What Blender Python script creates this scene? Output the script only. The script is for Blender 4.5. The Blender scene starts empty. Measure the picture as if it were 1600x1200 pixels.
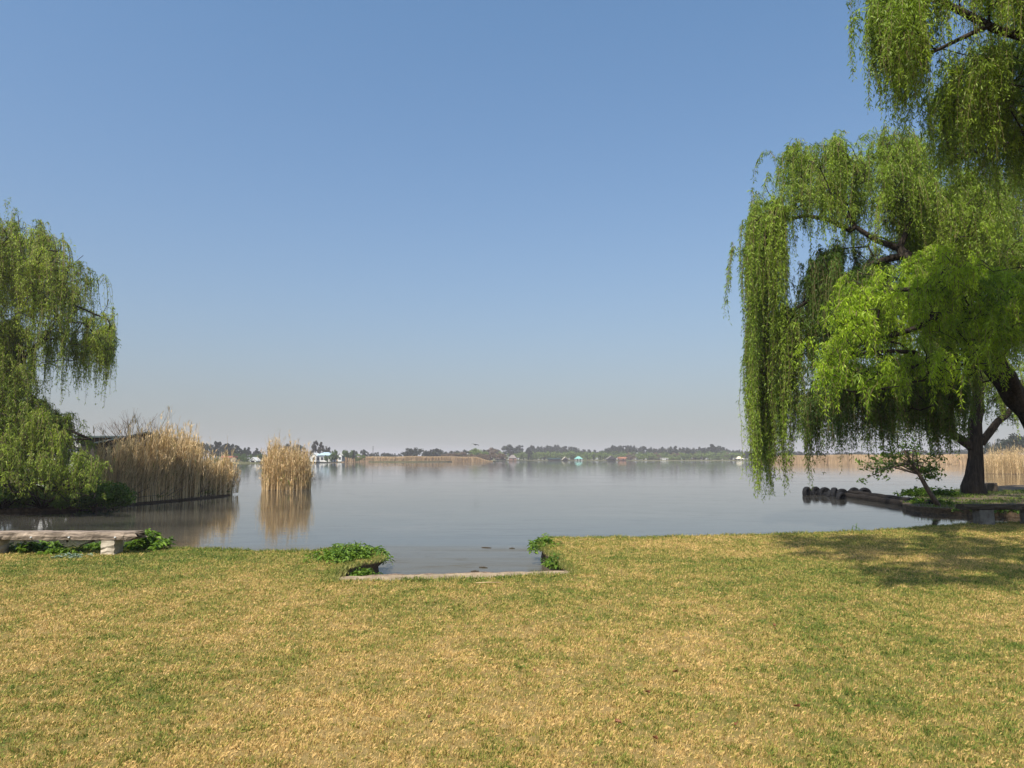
import bpy, bmesh, math, random
import numpy as np
from mathutils import Vector, Matrix

random.seed(7)
RNG = np.random.default_rng(11)
scene = bpy.context.scene
COL = scene.collection
R = math.radians

# ------------------------------------------------------------------ camera
FPX = 1200.0
CAM = np.array([0.0, 0.0, 1.9])
PITCH = math.atan(116 / FPX)
cam_d = bpy.data.cameras.new('camera')
cam = bpy.data.objects.new('camera', cam_d)
COL.objects.link(cam)
cam.location = CAM
cam.rotation_euler = (R(90) + PITCH, 0, 0)
cam_d.sensor_width = 36
cam_d.lens = 36 * FPX / 1600
cam_d.clip_start = 0.05
cam_d.clip_end = 12000
scene.camera = cam

# ------------------------------------------------------------------ sky, sun, exposure
SUN_EL = 57.0
SUN_DIR = np.array([0.5, 0.866])          # where shadows fall on the ground
SUN_DIR = SUN_DIR / np.linalg.norm(SUN_DIR)
world = bpy.data.worlds.new("World")
scene.world = world
world.use_nodes = True
wn = world.node_tree
wn.nodes.clear()
sky = wn.nodes.new('ShaderNodeTexSky')
sky.sky_type = 'NISHITA'
sky.sun_disc = False
sky.sun_elevation = R(SUN_EL)
# sun stands opposite the shadow direction; Nishita rotation is clockwise from +Y
sky.sun_rotation = math.atan2(-SUN_DIR[0], -SUN_DIR[1])
sky.altitude = 0
sky.air_density = 1.6
sky.dust_density = 3.0
sky.ozone_density = 6.0
bg = wn.nodes.new('ShaderNodeBackground')
bg.inputs['Strength'].default_value = 0.10
wo = wn.nodes.new('ShaderNodeOutputWorld')
# look up the sky a little above the true elevation close to the horizon, where the model goes brown
tcw = wn.nodes.new('ShaderNodeTexCoord'); sep = wn.nodes.new('ShaderNodeSeparateXYZ'); cmb = wn.nodes.new('ShaderNodeCombineXYZ')
wn.links.new(tcw.outputs['Generated'], sep.inputs[0])
mz = wn.nodes.new('ShaderNodeMath'); mz.operation = 'MULTIPLY'; wn.links.new(sep.outputs[2], mz.inputs[0]); wn.links.new(sep.outputs[2], mz.inputs[1])
ma = wn.nodes.new('ShaderNodeMath'); ma.operation = 'ADD'; wn.links.new(mz.outputs[0], ma.inputs[0]); ma.inputs[1].default_value = 0.006
ms = wn.nodes.new('ShaderNodeMath'); ms.operation = 'SQRT'; wn.links.new(ma.outputs[0], ms.inputs[0])
wn.links.new(sep.outputs[0], cmb.inputs[0]); wn.links.new(sep.outputs[1], cmb.inputs[1]); wn.links.new(ms.outputs[0], cmb.inputs[2])
nv = wn.nodes.new('ShaderNodeVectorMath'); nv.operation = 'NORMALIZE'; wn.links.new(cmb.outputs[0], nv.inputs[0])
wn.links.new(nv.outputs[0], sky.inputs[0])
tnt = wn.nodes.new('ShaderNodeMix'); tnt.data_type = 'RGBA'; tnt.blend_type = 'MULTIPLY'; tnt.inputs[0].default_value = 1.0
tz = wn.nodes.new('ShaderNodeMapRange'); tz.inputs['From Min'].default_value = 0.03; tz.inputs['From Max'].default_value = 0.52
wn.links.new(sep.outputs[2], tz.inputs['Value'])
tm = wn.nodes.new('ShaderNodeMix'); tm.data_type = 'RGBA'; tm.inputs[6].default_value = (1.05, 0.95, 1.02, 1); tm.inputs[7].default_value = (0.85, 0.97, 1.03, 1)
wn.links.new(tz.outputs[0], tm.inputs[0]); wn.links.new(tm.outputs[2], tnt.inputs[7])
wn.links.new(sky.outputs[0], tnt.inputs[6]); wn.links.new(tnt.outputs[2], bg.inputs[0])
wn.links.new(bg.outputs[0], wo.inputs[0])

sun_d = bpy.data.lights.new('sun', 'SUN')
sun_d.energy = 4.6
sun_d.angle = R(0.6)
sun_d.color = (1.0, 0.94, 0.84)
sun = bpy.data.objects.new('sun', sun_d)
COL.objects.link(sun)
lv = Vector((SUN_DIR[0] * math.cos(R(SUN_EL)), SUN_DIR[1] * math.cos(R(SUN_EL)), -math.sin(R(SUN_EL))))
sun.rotation_euler = lv.to_track_quat('-Z', 'Y').to_euler()
sun.location = (-20, -20, 40)

scene.view_settings.view_transform = 'Standard'
scene.view_settings.look = 'None'
scene.view_settings.exposure = 0.53
scene.view_settings.gamma = 1.0
scene.view_settings.use_curve_mapping = False
scene.cycles.use_denoising = True
scene.cycles.max_bounces = 6
scene.cycles.diffuse_bounces = 3
scene.cycles.glossy_bounces = 3
scene.cycles.transmission_bounces = 4
scene.cycles.transparent_max_bounces = 8
scene.cycles.volume_bounces = 0
scene.cycles.sample_clamp_indirect = 4.0

# ------------------------------------------------------------------ projection helpers
_F = np.array([0, math.cos(PITCH), math.sin(PITCH)])
_U = np.array([0, -math.sin(PITCH), math.cos(PITCH)])
_R = np.array([1.0, 0, 0])
def ray(px, py):
    return _F + (px - 800) / FPX * _R + (600 - py) / FPX * _U
def at(px, py, Y):
    d = ray(px, py)
    return CAM + d * (Y / d[1])
def ground(px, py, z=0.0):
    d = ray(px, py)
    return CAM + d * ((z - CAM[2]) / d[2])
def X_at(px, Y):
    return (px - 800) / FPX * Y
def z_at(py, Y):
    return at(800, py, Y)[2]

# ------------------------------------------------------------------ scene bookkeeping
def tag(o, label=None, cat=None, group=None, kind=None):
    if label: o['label'] = label
    if cat: o['category'] = cat
    if group: o['group'] = group
    if kind: o['kind'] = kind
    return o
def empty(name, loc, label, cat, group=None, rz=0.0, scale=None):
    o = bpy.data.objects.new(name, None)
    COL.objects.link(o)
    o.location = loc
    o.rotation_euler = (0, 0, rz)
    if scale is not None: o.scale = scale
    o.empty_display_size = 0.2
    return tag(o, label, cat, group)
def copy_tree(o, parent=None):
    c = o.copy()
    COL.objects.link(c)
    c.parent = parent
    for ch in list(o.children):
        copy_tree(ch, c)
    return c

class MB:
    """collects vertices and faces of one mesh"""
    def __init__(self):
        self.v = []; self.f = []; self.m = []; self.n = 0; self.smooth = []
    def add(self, verts, faces, mat=0, smooth=False):
        verts = [tuple(map(float, p)) for p in verts]
        self.v += verts
        for fc in faces:
            self.f.append(tuple(i + self.n for i in fc)); self.m.append(mat); self.smooth.append(smooth)
        self.n += len(verts)
    def box(self, c, s, rz=0.0, mat=0, taper=1.0):
        cx, cy, cz = c; hx, hy, hz = s[0] / 2, s[1] / 2, s[2] / 2
        vs = []
        for dz in (-1, 1):
            k = 1.0 if dz < 0 else taper
            for dx, dy in ((-1, -1), (1, -1), (1, 1), (-1, 1)):
                x, y = dx * hx * k, dy * hy * k
                vs.append((cx + x * math.cos(rz) - y * math.sin(rz), cy + x * math.sin(rz) + y * math.cos(rz), cz + dz * hz))
        self.add(vs, [(3, 2, 1, 0), (4, 5, 6, 7), (0, 1, 5, 4), (1, 2, 6, 5), (2, 3, 7, 6), (3, 0, 4, 7)], mat)
    def tube(self, pts, rads, sides=6, mat=0, cap=True, wob=0.0):
        pts = [np.asarray(p, float) for p in pts]
        n = len(pts)
        if n < 2: return
        vs = []
        ref = np.array([0.3, 0.2, 0.93])
        for i in range(n):
            a = pts[max(i - 1, 0)]; b = pts[min(i + 1, n - 1)]
            t = b - a; L = np.linalg.norm(t); t = t / L if L > 1e-9 else np.array([0, 0, 1.0])
            if abs(np.dot(t, ref)) > 0.97: rr = np.array([1.0, 0, 0.1])
            else: rr = ref
            u = np.cross(t, rr); u /= np.linalg.norm(u)
            w = np.cross(t, u)
            for k in range(sides):
                an = 2 * math.pi * k / sides
                r = rads[i] * (1 + wob * (random.random() - 0.5))
                vs.append(pts[i] + (u * math.cos(an) + w * math.sin(an)) * r)
        fs = []
        for i in range(n - 1):
            for k in range(sides):
                k2 = (k + 1) % sides
                fs.append((i * sides + k, i * sides + k2, (i + 1) * sides + k2, (i + 1) * sides + k))
        if cap:
            fs.append(tuple(range(sides - 1, -1, -1)))
            fs.append(tuple((n - 1) * sides + k for k in range(sides)))
        self.add(vs, fs, mat, True)
    def build(self, name, mats, parent=None):
        me = bpy.data.meshes.new(name)
        me.from_pydata(self.v, [], self.f)
        if not isinstance(mats, (list, tuple)): mats = [mats]
        for m in mats: me.materials.append(m)
        me.polygons.foreach_set('material_index', self.m)
        me.polygons.foreach_set('use_smooth', self.smooth)
        me.update()
        o = bpy.data.objects.new(name, me)
        COL.objects.link(o)
        if parent: o.parent = parent
        return o

def np_mesh(name, verts, quads=None, tris=None, mats=None, attrs=None, matidx=None, parent=None, origin=None):
    """fast mesh from arrays; attrs = {name: float per vertex}"""
    verts = np.asarray(verts, np.float32)
    if origin is not None: verts = verts - np.asarray(origin, np.float32)
    me = bpy.data.meshes.new(name)
    loops = []; sizes = []
    if quads is not None and len(quads):
        loops.append(np.asarray(quads, np.int32).ravel()); sizes.append(np.full(len(quads), 4, np.int32))
    if tris is not None and len(tris):
        loops.append(np.asarray(tris, np.int32).ravel()); sizes.append(np.full(len(tris), 3, np.int32))
    loops = np.concatenate(loops); sizes = np.concatenate(sizes)
    me.vertices.add(len(verts)); me.vertices.foreach_set('co', verts.ravel())
    me.loops.add(len(loops)); me.loops.foreach_set('vertex_index', loops)
    me.polygons.add(len(sizes))
    starts = np.zeros(len(sizes), np.int32); starts[1:] = np.cumsum(sizes)[:-1]
    me.polygons.foreach_set('loop_start', starts)
    for m in (mats or []): me.materials.append(m)
    if matidx is not None: me.polygons.foreach_set('material_index', np.asarray(matidx, np.int32))
    me.update(calc_edges=True)
    for k, a in (attrs or {}).items():
        at_ = me.attributes.new(k, 'FLOAT', 'POINT')
        at_.data.foreach_set('value', np.asarray(a, np.float32))
    me.validate()
    o = bpy.data.objects.new(name, me)
    COL.objects.link(o)
    if parent: o.parent = parent
    return o

# ------------------------------------------------------------------ materials
def new_mat(name):
    m = bpy.data.materials.new(name); m.use_nodes = True
    nt = m.node_tree; nt.nodes.clear()
    out = nt.nodes.new('ShaderNodeOutputMaterial')
    return m, nt, out
def N(nt, typ, **kw):
    n = nt.nodes.new(typ)
    for k, v in kw.items():
        if k.startswith('i_'): n.inputs[k[2:].replace('_', ' ')].default_value = v
        else: setattr(n, k, v)
    return n
def ramp(nt, fac, stops):
    r = nt.nodes.new('ShaderNodeValToRGB')
    el = r.color_ramp.elements
    while len(el) > 1: el.remove(el[-1])
    el[0].position = stops[0][0]; el[0].color = (*stops[0][1], 1)
    for p, c in stops[1:]:
        e = el.new(p); e.color = (*c, 1)
    nt.links.new(fac, r.inputs[0])
    return r.outputs[0]
def mixc(nt, fac, a, b):
    m = nt.nodes.new('ShaderNodeMix'); m.data_type = 'RGBA'
    if isinstance(fac, (int, float)): m.inputs[0].default_value = fac
    else: nt.links.new(fac, m.inputs[0])
    for s, x in ((6, a), (7, b)):
        if isinstance(x, tuple): m.inputs[s].default_value = (*x, 1)
        else: nt.links.new(x, m.inputs[s])
    return m.outputs[2]
def noise(nt, scale, detail=3, rough=0.55, coord=None, stretch=None, dist=0.0):
    tc = nt.nodes.new('ShaderNodeTexCoord')
    src = tc.outputs[coord or 'Object']
    if stretch:
        mp = nt.nodes.new('ShaderNodeMapping'); mp.inputs['Scale'].default_value = stretch
        nt.links.new(src, mp.inputs[0]); src = mp.outputs[0]
    n = nt.nodes.new('ShaderNodeTexNoise')
    n.inputs['Scale'].default_value = scale; n.inputs['Detail'].default_value = detail
    n.inputs['Roughness'].default_value = rough; n.inputs['Distortion'].default_value = dist
    nt.links.new(src, n.inputs['Vector'])
    return n.outputs['Fac']
def mathn(nt, op, a, b=None, clamp=False):
    m = nt.nodes.new('ShaderNodeMath'); m.operation = op; m.use_clamp = clamp
    for i, x in enumerate((a, b)):
        if x is None: continue
        if isinstance(x, (int, float)): m.inputs[i].default_value = x
        else: nt.links.new(x, m.inputs[i])
    return m.outputs[0]
def principled(nt, out, col, rough=0.8, bump=None, bstr=0.3, bdist=0.02, spec=0.3, metal=0.0):
    p = nt.nodes.new('ShaderNodeBsdfPrincipled')
    if isinstance(col, tuple): p.inputs['Base Color'].default_value = (*col, 1)
    else: nt.links.new(col, p.inputs['Base Color'])
    if isinstance(rough, (int, float)): p.inputs['Roughness'].default_value = rough
    else: nt.links.new(rough, p.inputs['Roughness'])
    p.inputs['Specular IOR Level'].default_value = spec
    p.inputs['Metallic'].default_value = metal
    if bump is not None:
        b = nt.nodes.new('ShaderNodeBump'); b.inputs['Strength'].default_value = bstr; b.inputs['Distance'].default_value = bdist
        nt.links.new(bump, b.inputs['Height']); nt.links.new(b.outputs[0], p.inputs['Normal'])
    nt.links.new(p.outputs[0], out.inputs[0])
    return p
def simple(name, c1, c2, scale=3.0, rough=0.8, bstr=0.3, bdist=0.02, stretch=None, spec=0.3, detail=5):
    m, nt, out = new_mat(name)
    n = noise(nt, scale, detail, 0.6, stretch=stretch)
    col = ramp(nt, n, [(0.3, c1), (0.7, c2)])
    principled(nt, out, col, rough, n, bstr, bdist, spec)
    return m
def leafy(name, dark, light, trans=0.35, rough=0.5, attr='tint', tcol=None, spec=0.25):
    """leaf material: colour runs between two tones with the tint stored on each leaf"""
    m, nt, out = new_mat(name)
    a = N(nt, 'ShaderNodeAttribute', attribute_name=attr)
    col = ramp(nt, a.outputs['Fac'], [(0.0, dark), (1.0, light)])
    p = nt.nodes.new('ShaderNodeBsdfPrincipled')
    p.inputs['Roughness'].default_value = rough
    p.inputs['Specular IOR Level'].default_value = spec
    nt.links.new(col, p.inputs['Base Color'])
    t = nt.nodes.new('ShaderNodeBsdfTranslucent')
    if tcol is None: tcol = 1.25
    g = N(nt, 'ShaderNodeMix', data_type='RGBA', blend_type='MULTIPLY')
    g.inputs[0].default_value = 1.0; g.inputs[7].default_value = (tcol, tcol * 1.05, tcol * 0.6, 1)
    nt.links.new(col, g.inputs[6]); nt.links.new(g.outputs[2], t.inputs[0])
    mx = nt.nodes.new('ShaderNodeMixShader'); mx.inputs[0].default_value = trans
    nt.links.new(p.outputs[0], mx.inputs[1]); nt.links.new(t.outputs[0], mx.inputs[2])
    nt.links.new(mx.outputs[0], out.inputs[0])
    return m

M = {}
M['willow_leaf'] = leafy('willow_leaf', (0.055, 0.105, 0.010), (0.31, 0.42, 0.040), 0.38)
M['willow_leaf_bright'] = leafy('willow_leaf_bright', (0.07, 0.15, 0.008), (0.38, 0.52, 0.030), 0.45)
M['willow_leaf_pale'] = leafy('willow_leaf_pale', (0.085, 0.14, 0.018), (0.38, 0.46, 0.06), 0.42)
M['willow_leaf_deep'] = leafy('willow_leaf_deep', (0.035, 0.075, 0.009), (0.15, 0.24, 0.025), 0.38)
M['strand'] = simple('strand', (0.10, 0.08, 0.03), (0.19, 0.15, 0.06), 2.0, 0.8)
M['bark'] = simple('bark', (0.012, 0.010, 0.008), (0.060, 0.047, 0.036), 5.0, 0.95, 1.0, 0.05, stretch=(3, 3, 0.5), spec=0.08)
M['bark_pale'] = simple('bark_pale', (0.09, 0.06, 0.04), (0.24, 0.17, 0.12), 8.0, 0.9, 0.6, 0.02, stretch=(3, 3, 0.6))
M['weed'] = leafy('weed_leaf', (0.035, 0.085, 0.012), (0.20, 0.30, 0.04), 0.3, 0.4)
M['reed'] = leafy('reed_stem', (0.22, 0.14, 0.065), (0.95, 0.71, 0.41), 0.2, 0.7)
M['reed_far'] = leafy('reed_far', (0.38, 0.255, 0.14), (0.68, 0.49, 0.29), 0.2, 0.8)
M['soil'] = simple('soil', (0.05, 0.033, 0.02), (0.17, 0.115, 0.065), 9.0, 0.95, 0.9, 0.05)
M['litter_soil'] = simple('litter_soil', (0.05, 0.038, 0.022), (0.17, 0.12, 0.07), 6.0, 0.95, 0.8, 0.05)

# lawn colour: dry straw and green patches, shared by the sheet and the blades
LAWN_GREEN_SPOTS = [(7.5, 8.5, 4.0, 0.20), (-5.5, 12.2, 2.2, 0.34), (-2.0, 10.6, 1.2, 0.25), (3.5, 11.5, 2.0, 0.2), (9.5, 13.5, 3.0, 0.15),
                    (0.5, 9.3, 1.6, 0.15), (2.0, 5.0, 1.2, 0.08), (-3.2, 7.5, 1.6, -0.16), (0.2, 6.6, 1.8, -0.12), (-1.0, 4.6, 1.5, -0.12),
                    (6.0, 12.6, 1.6, -0.22), (-5.5, 9.0, 1.5, -0.06), (-9.5, 12.6, 2.0, 0.2)]
def lawn_colour(nt, tint=None):
    tc = nt.nodes.new('ShaderNodeTexCoord')
    big = noise(nt, 0.45, 3, 0.6)
    mid = noise(nt, 2.6, 5, 0.7)
    fine = noise(nt, 13.0, 4, 0.75)
    f = mathn(nt, 'MULTIPLY', mathn(nt, 'SUBTRACT', big, 0.5), 1.1)
    f = mathn(nt, 'ADD', f, mathn(nt, 'MULTIPLY', mathn(nt, 'SUBTRACT', mid, 0.5), 1.5))
    f = mathn(nt, 'ADD', f, mathn(nt, 'MULTIPLY', mathn(nt, 'SUBTRACT', fine, 0.5), 1.7))
    f = mathn(nt, 'ADD', f, 0.385)
    for (x, y, r, w) in LAWN_GREEN_SPOTS:
        vm = nt.nodes.new('ShaderNodeVectorMath'); vm.operation = 'DISTANCE'
        nt.links.new(tc.outputs['Object'], vm.inputs[0]); vm.inputs[1].default_value = (x, y, 0.3)
        mr = nt.nodes.new('ShaderNodeMapRange'); mr.interpolation_type = 'SMOOTHSTEP'
        mr.inputs['From Min'].default_value = 0; mr.inputs['From Max'].default_value = r * 1.7
        mr.inputs['To Min'].default_value = w; mr.inputs['To Max'].default_value = 0
        nt.links.new(vm.outputs['Value'], mr.inputs['Value'])
        f = mathn(nt, 'ADD', f, mr.outputs[0])
    if tint is not None:
        f = mathn(nt, 'ADD', f, mathn(nt, 'MULTIPLY', mathn(nt, 'SUBTRACT', tint, 0.5), 0.8))
    return ramp(nt, f, [(0.0, (0.70, 0.48, 0.19)), (0.28, (0.54, 0.385, 0.125)), (0.5, (0.36, 0.315, 0.075)), (0.72, (0.22, 0.255, 0.048)), (1.0, (0.11, 0.17, 0.028))])
def make_lawn_mats():
    m, nt, out = new_mat('lawn_thatch')
    c = lawn_colour(nt)
    n = noise(nt, 60, 3, 0.7)
    c = mixc(nt, 0.68, c, (0.06, 0.046, 0.02))  # sheet darkened to stand in for self-shadow between the grass blades
    principled(nt, out, c, 0.95, n, 0.8, 0.02, 0.1)
    m2, nt, out = new_mat('grass_blade')
    a = N(nt, 'ShaderNodeAttribute', attribute_name='tint')
    c = lawn_colour(nt, a.outputs['Fac'])
    p = nt.nodes.new('ShaderNodeBsdfPrincipled'); p.inputs['Roughness'].default_value = 0.6; p.inputs['Specular IOR Level'].default_value = 0.2
    nt.links.new(c, p.inputs['Base Color'])
    t = nt.nodes.new('ShaderNodeBsdfTranslucent'); nt.links.new(c, t.inputs[0])
    mx = nt.nodes.new('ShaderNodeMixShader'); mx.inputs[0].default_value = 0.3
    nt.links.new(p.outputs[0], mx.inputs[1]); nt.links.new(t.outputs[0], mx.inputs[2]); nt.links.new(mx.outputs[0], out.inputs[0])
    return m, m2
M['lawn'], M['blade'] = make_lawn_mats()
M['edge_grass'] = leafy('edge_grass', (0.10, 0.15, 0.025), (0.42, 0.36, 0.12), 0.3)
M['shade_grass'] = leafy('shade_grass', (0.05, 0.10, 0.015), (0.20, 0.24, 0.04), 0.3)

def make_water():
    m, nt, out = new_mat('water')
    film = noise(nt, 0.16, 5, 0.62, stretch=(0.45, 1.0, 1.0), dist=1.2)
    filmf = ramp(nt, film, [(0.46, (0, 0, 0)), (0.60, (1, 1, 1))])
    streak = noise(nt, 0.55, 6, 0.6, stretch=(0.16, 1.0, 1.0), dist=2.2)
    sline = ramp(nt, streak, [(0.478, (0, 0, 0)), (0.50, (1, 1, 1)), (0.522, (0, 0, 0))])
    st2 = noise(nt, 1.3, 6, 0.65, stretch=(0.14, 1.0, 1.0), dist=1.6)
    l2 = ramp(nt, st2, [(0.385, (1, 1, 1)), (0.405, (0, 0, 0))])
    sline = mathn(nt, 'MAXIMUM', sline, mathn(nt, 'MULTIPLY', l2, 0.9))
    col = mixc(nt, filmf, (0.045, 0.043, 0.036), (0.072, 0.066, 0.053))
    col = mixc(nt, mathn(nt, 'MULTIPLY', sline, 0.8), col, (0.02, 0.02, 0.018))
    rough = mathn(nt, 'ADD', mathn(nt, 'MULTIPLY', filmf, 0.04), 0.025)
    rough = mathn(nt, 'ADD', rough, mathn(nt, 'MULTIPLY', sline, 0.05))
    tcw_ = nt.nodes.new('ShaderNodeTexCoord'); sp_ = nt.nodes.new('ShaderNodeSeparateXYZ'); nt.links.new(tcw_.outputs['Object'], sp_.inputs[0])
    wv = noise(nt, 0.35, 4, 0.6, stretch=(0.5, 1, 1))
    yy = mathn(nt, 'ADD', sp_.outputs[1], mathn(nt, 'MULTIPLY', wv, 1.6))
    mr = nt.nodes.new('ShaderNodeMapRange'); mr.inputs['From Min'].default_value = 18.3; mr.inputs['From Max'].default_value = 17.3
    nt.links.new(yy, mr.inputs['Value'])     # scum that has drifted in against the near bank
    scum = mathn(nt, 'MULTIPLY', mr.outputs[0], mathn(nt, 'ADD', mathn(nt, 'MULTIPLY', filmf, 0.25), 0.75))
    col = mixc(nt, scum, col, (0.082, 0.070, 0.047))
    rough = mathn(nt, 'ADD', rough, mathn(nt, 'MULTIPLY', scum, 0.12))
    rip = noise(nt, 2.2, 4, 0.6, stretch=(0.55, 1.0, 1.0))
    rip2 = noise(nt, 9.0, 2, 0.5, stretch=(0.7, 1.0, 1.0))
    h = mathn(nt, 'ADD', rip, mathn(nt, 'MULTIPLY', rip2, 0.2))
    p = principled(nt, out, col, rough, h, 0.35, 0.008, 0.5)
    sl = mathn(nt, 'SUBTRACT', mathn(nt, 'SUBTRACT', 0.5, mathn(nt, 'MULTIPLY', scum, 0.47)), mathn(nt, 'MULTIPLY', sline, mathn(nt, 'SUBTRACT', 0.24, mathn(nt, 'MULTIPLY', scum, 0.21))), True)
    nt.links.new(sl, p.inputs['Specular IOR Level'])
    p.inputs['IOR'].default_value = 1.33
    return m
M['water'] = make_water()

# ------------------------------------------------------------------ ground sheets
def resample(pts, step):
    out = []
    for a, b in zip(pts[:-1], pts[1:]):
        a = np.array(a[:2], float); b = np.array(b[:2], float)
        n = max(1, int(np.linalg.norm(b - a) / step))
        for i in range(n): out.append(a + (b - a) * i / n)
    out.append(np.array(pts[-1][:2], float))
    return out
def smooth_path(pts, it=2):
    pts = [np.array(p[:2], float) for p in pts]
    for _ in range(it):
        q = [pts[0]]
        for a, b in zip(pts[:-1], pts[1:]):
            q += [a * 0.75 + b * 0.25, a * 0.25 + b * 0.75]
        q.append(pts[-1]); pts = q
    return pts
def sheet(name, poly, z, top_mat, side_mat, depth=0.7, jit=0.02, parent=None):
    """closed ground sheet with a soil bank round it; poly is a closed list of xy"""
    n = len(poly)
    bm = bmesh.new()
    tops = [bm.verts.new((p[0], p[1], z)) for p in poly]
    f = bm.faces.new(tops); f.material_index = 0
    c_area = sum(poly[i][0] * poly[(i + 1) % n][1] - poly[(i + 1) % n][0] * poly[i][1] for i in range(n))
    sgn = 1 if c_area > 0 else -1
    rings = [tops]
    for k, (dz, off) in enumerate(((0.05, 0.02), (0.16, -0.03), (0.3, 0.0), (depth, 0.15))):
        ring = []
        for i, p in enumerate(poly):
            a = poly[i - 1]; b = poly[(i + 1) % n]
            t = np.array(b) - np.array(a); L = np.linalg.norm(t) + 1e-9
            nr = np.array((t[1], -t[0])) / L * sgn
            o = off + random.uniform(-jit, jit)
            ring.append(bm.verts.new((p[0] + nr[0] * o, p[1] + nr[1] * o, z - dz)))
        rings.append(ring)
    for r0, r1 in zip(rings[:-1], rings[1:]):
        for i in range(n):
            j = (i + 1) % n
            fc = bm.faces.new((r0[j], r0[i], r1[i], r1[j])); fc.material_index = 1; fc.smooth = True
    bmesh.ops.recalc_face_normals(bm, faces=bm.faces)
    bmesh.ops.triangulate(bm, faces=[f])
    me = bpy.data.meshes.new(name); bm.to_mesh(me); bm.free()
    me.materials.append(top_mat); me.materials.append(side_mat)
    o = bpy.data.objects.new(name, me); COL.objects.link(o)
    if parent: o.parent = parent
    return o
def inside(poly, x, y):
    poly = np.asarray(poly); r = np.zeros(len(x), bool)
    xs, ys = poly[:, 0], poly[:, 1]
    j = len(poly) - 1
    for i in range(len(poly)):
        c = ((ys[i] > y) != (ys[j] > y)) & (x < (xs[j] - xs[i]) * (y - ys[i]) / (ys[j] - ys[i] + 1e-12) + xs[i])
        r ^= c; j = i
    return r
def edge_dist(path, x, y):
    path = np.asarray(path); d = np.full(len(x), 1e9)
    for a, b in zip(path[:-1], path[1:]):
        ab = b - a; L2 = ab @ ab + 1e-12
        t = np.clip(((x - a[0]) * ab[0] + (y - a[1]) * ab[1]) / L2, 0, 1)
        d = np.minimum(d, np.hypot(x - a[0] - t * ab[0], y - a[1] - t * ab[1]))
    return d

# water
wp = MB()
wp.add([(-4000, -60, 0), (4000, -60, 0), (4000, 4000, 0), (-4000, 4000, 0)], [(0, 1, 2, 3)])
water = tag(wp.build('water', M['water']), 'calm grey lake with faint streaks of surface film', None, None, 'structure')

LZ = 0.30
def g2(px, py, z=LZ):
    p = ground(px, py, z); return (p[0], p[1])
left_edge = [(-26, 15.5), (-17, 14.0), g2(-60, 863), g2(0, 862), g2(100, 859), g2(200, 857), g2(300, 857), g2(400, 861), g2(470, 863), g2(512, 858), g2(545, 855), g2(580, 862), g2(590, 870)]
slip_l = [g2(588, 875), g2(566, 880), g2(545, 884), g2(532, 890), g2(520, 900)]
slip_back = [g2(514, 908.5), g2(600, 908), g2(700, 906), g2(800, 902), g2(900, 897.5)]
slip_r = [g2(899, 893), g2(886, 884), g2(878, 874), g2(862, 866), g2(850, 856), g2(846, 848)]
right_edge = [g2(852, 841), g2(900, 840), g2(1000, 840), g2(1100, 838), g2(1250, 834), g2(1350, 831), g2(1450, 824), g2(1520, 819), g2(1600, 817), g2(1720, 811), (30, 22)]
def jitter_path(pts, step, amp):
    out = resample(pts, step)
    return [p + np.array([random.gauss(0, amp), random.gauss(0, amp)]) for p in out]
edge_path = (jitter_path(smooth_path(left_edge), 0.14, 0.02) + jitter_path(smooth_path(slip_l, 1), 0.1, 0.02)
             + jitter_path(slip_back, 0.25, 0.012) + jitter_path(smooth_path(slip_r, 1), 0.1, 0.02) + jitter_path(smooth_path(right_edge), 0.14, 0.02))
lawn_poly = edge_path + [np.array((60, 20.0)), np.array((60, -40.0)), np.array((-50, -40.0)), np.array((-50, 14.0))]
lawn = tag(sheet('lawn', lawn_poly, LZ, M['lawn'], M['soil']), 'dry straw and green mown lawn sloping to the lake', None, None, 'structure')

# left bank
SZ = 0.13
lb = [(-60, 24), (-34, 23.5)] + [g2(p, q, 0) for p, q in ((-60, 803), (0, 801), (60, 799), (110, 797), (150, 795), (200, 789), (245, 785), (290, 781), (330, 777), (356, 774), (350, 770))] + [(-19.5, 46), (-26, 60), (-40, 90), (-70, 110), (-160, 120), (-160, 24)]
lb_path = jitter_path(lb[:13], 0.35, 0.05)
lb_poly = lb_path + [np.array(p) for p in lb[13:]]
bank = tag(sheet('river_bank', lb_poly, SZ, M['litter_soil'], M['soil'], 0.6), 'low muddy bank under the left willow and reeds', None, None, 'structure')
# right spit
sp_near = [(32, 24.5), (22, 23.2), (18.5, 24.0), g2(1570, 806, 0), g2(1500, 804, 0), g2(1450, 802, 0), g2(1415, 797, 0), g2(1408, 793, 0), g2(1410, 789, 0), g2(1430, 784, 0), g2(1470, 776, 0), g2(1500, 770, 0), g2(1560, 764, 0), g2(1640, 760, 0), (60, 46)]
sp_path = jitter_path(smooth_path(sp_near, 1), 0.3, 0.05)
sp_poly = sp_path + [np.array((120, 50.0)), np.array((120, 23.0)), np.array((60, 22.5))]
spit = tag(sheet('ground', sp_poly, 0.2, M['litter_soil'], M['soil'], 0.6), 'shaded bare earth spit under the right willow', None, None, 'structure')

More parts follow.
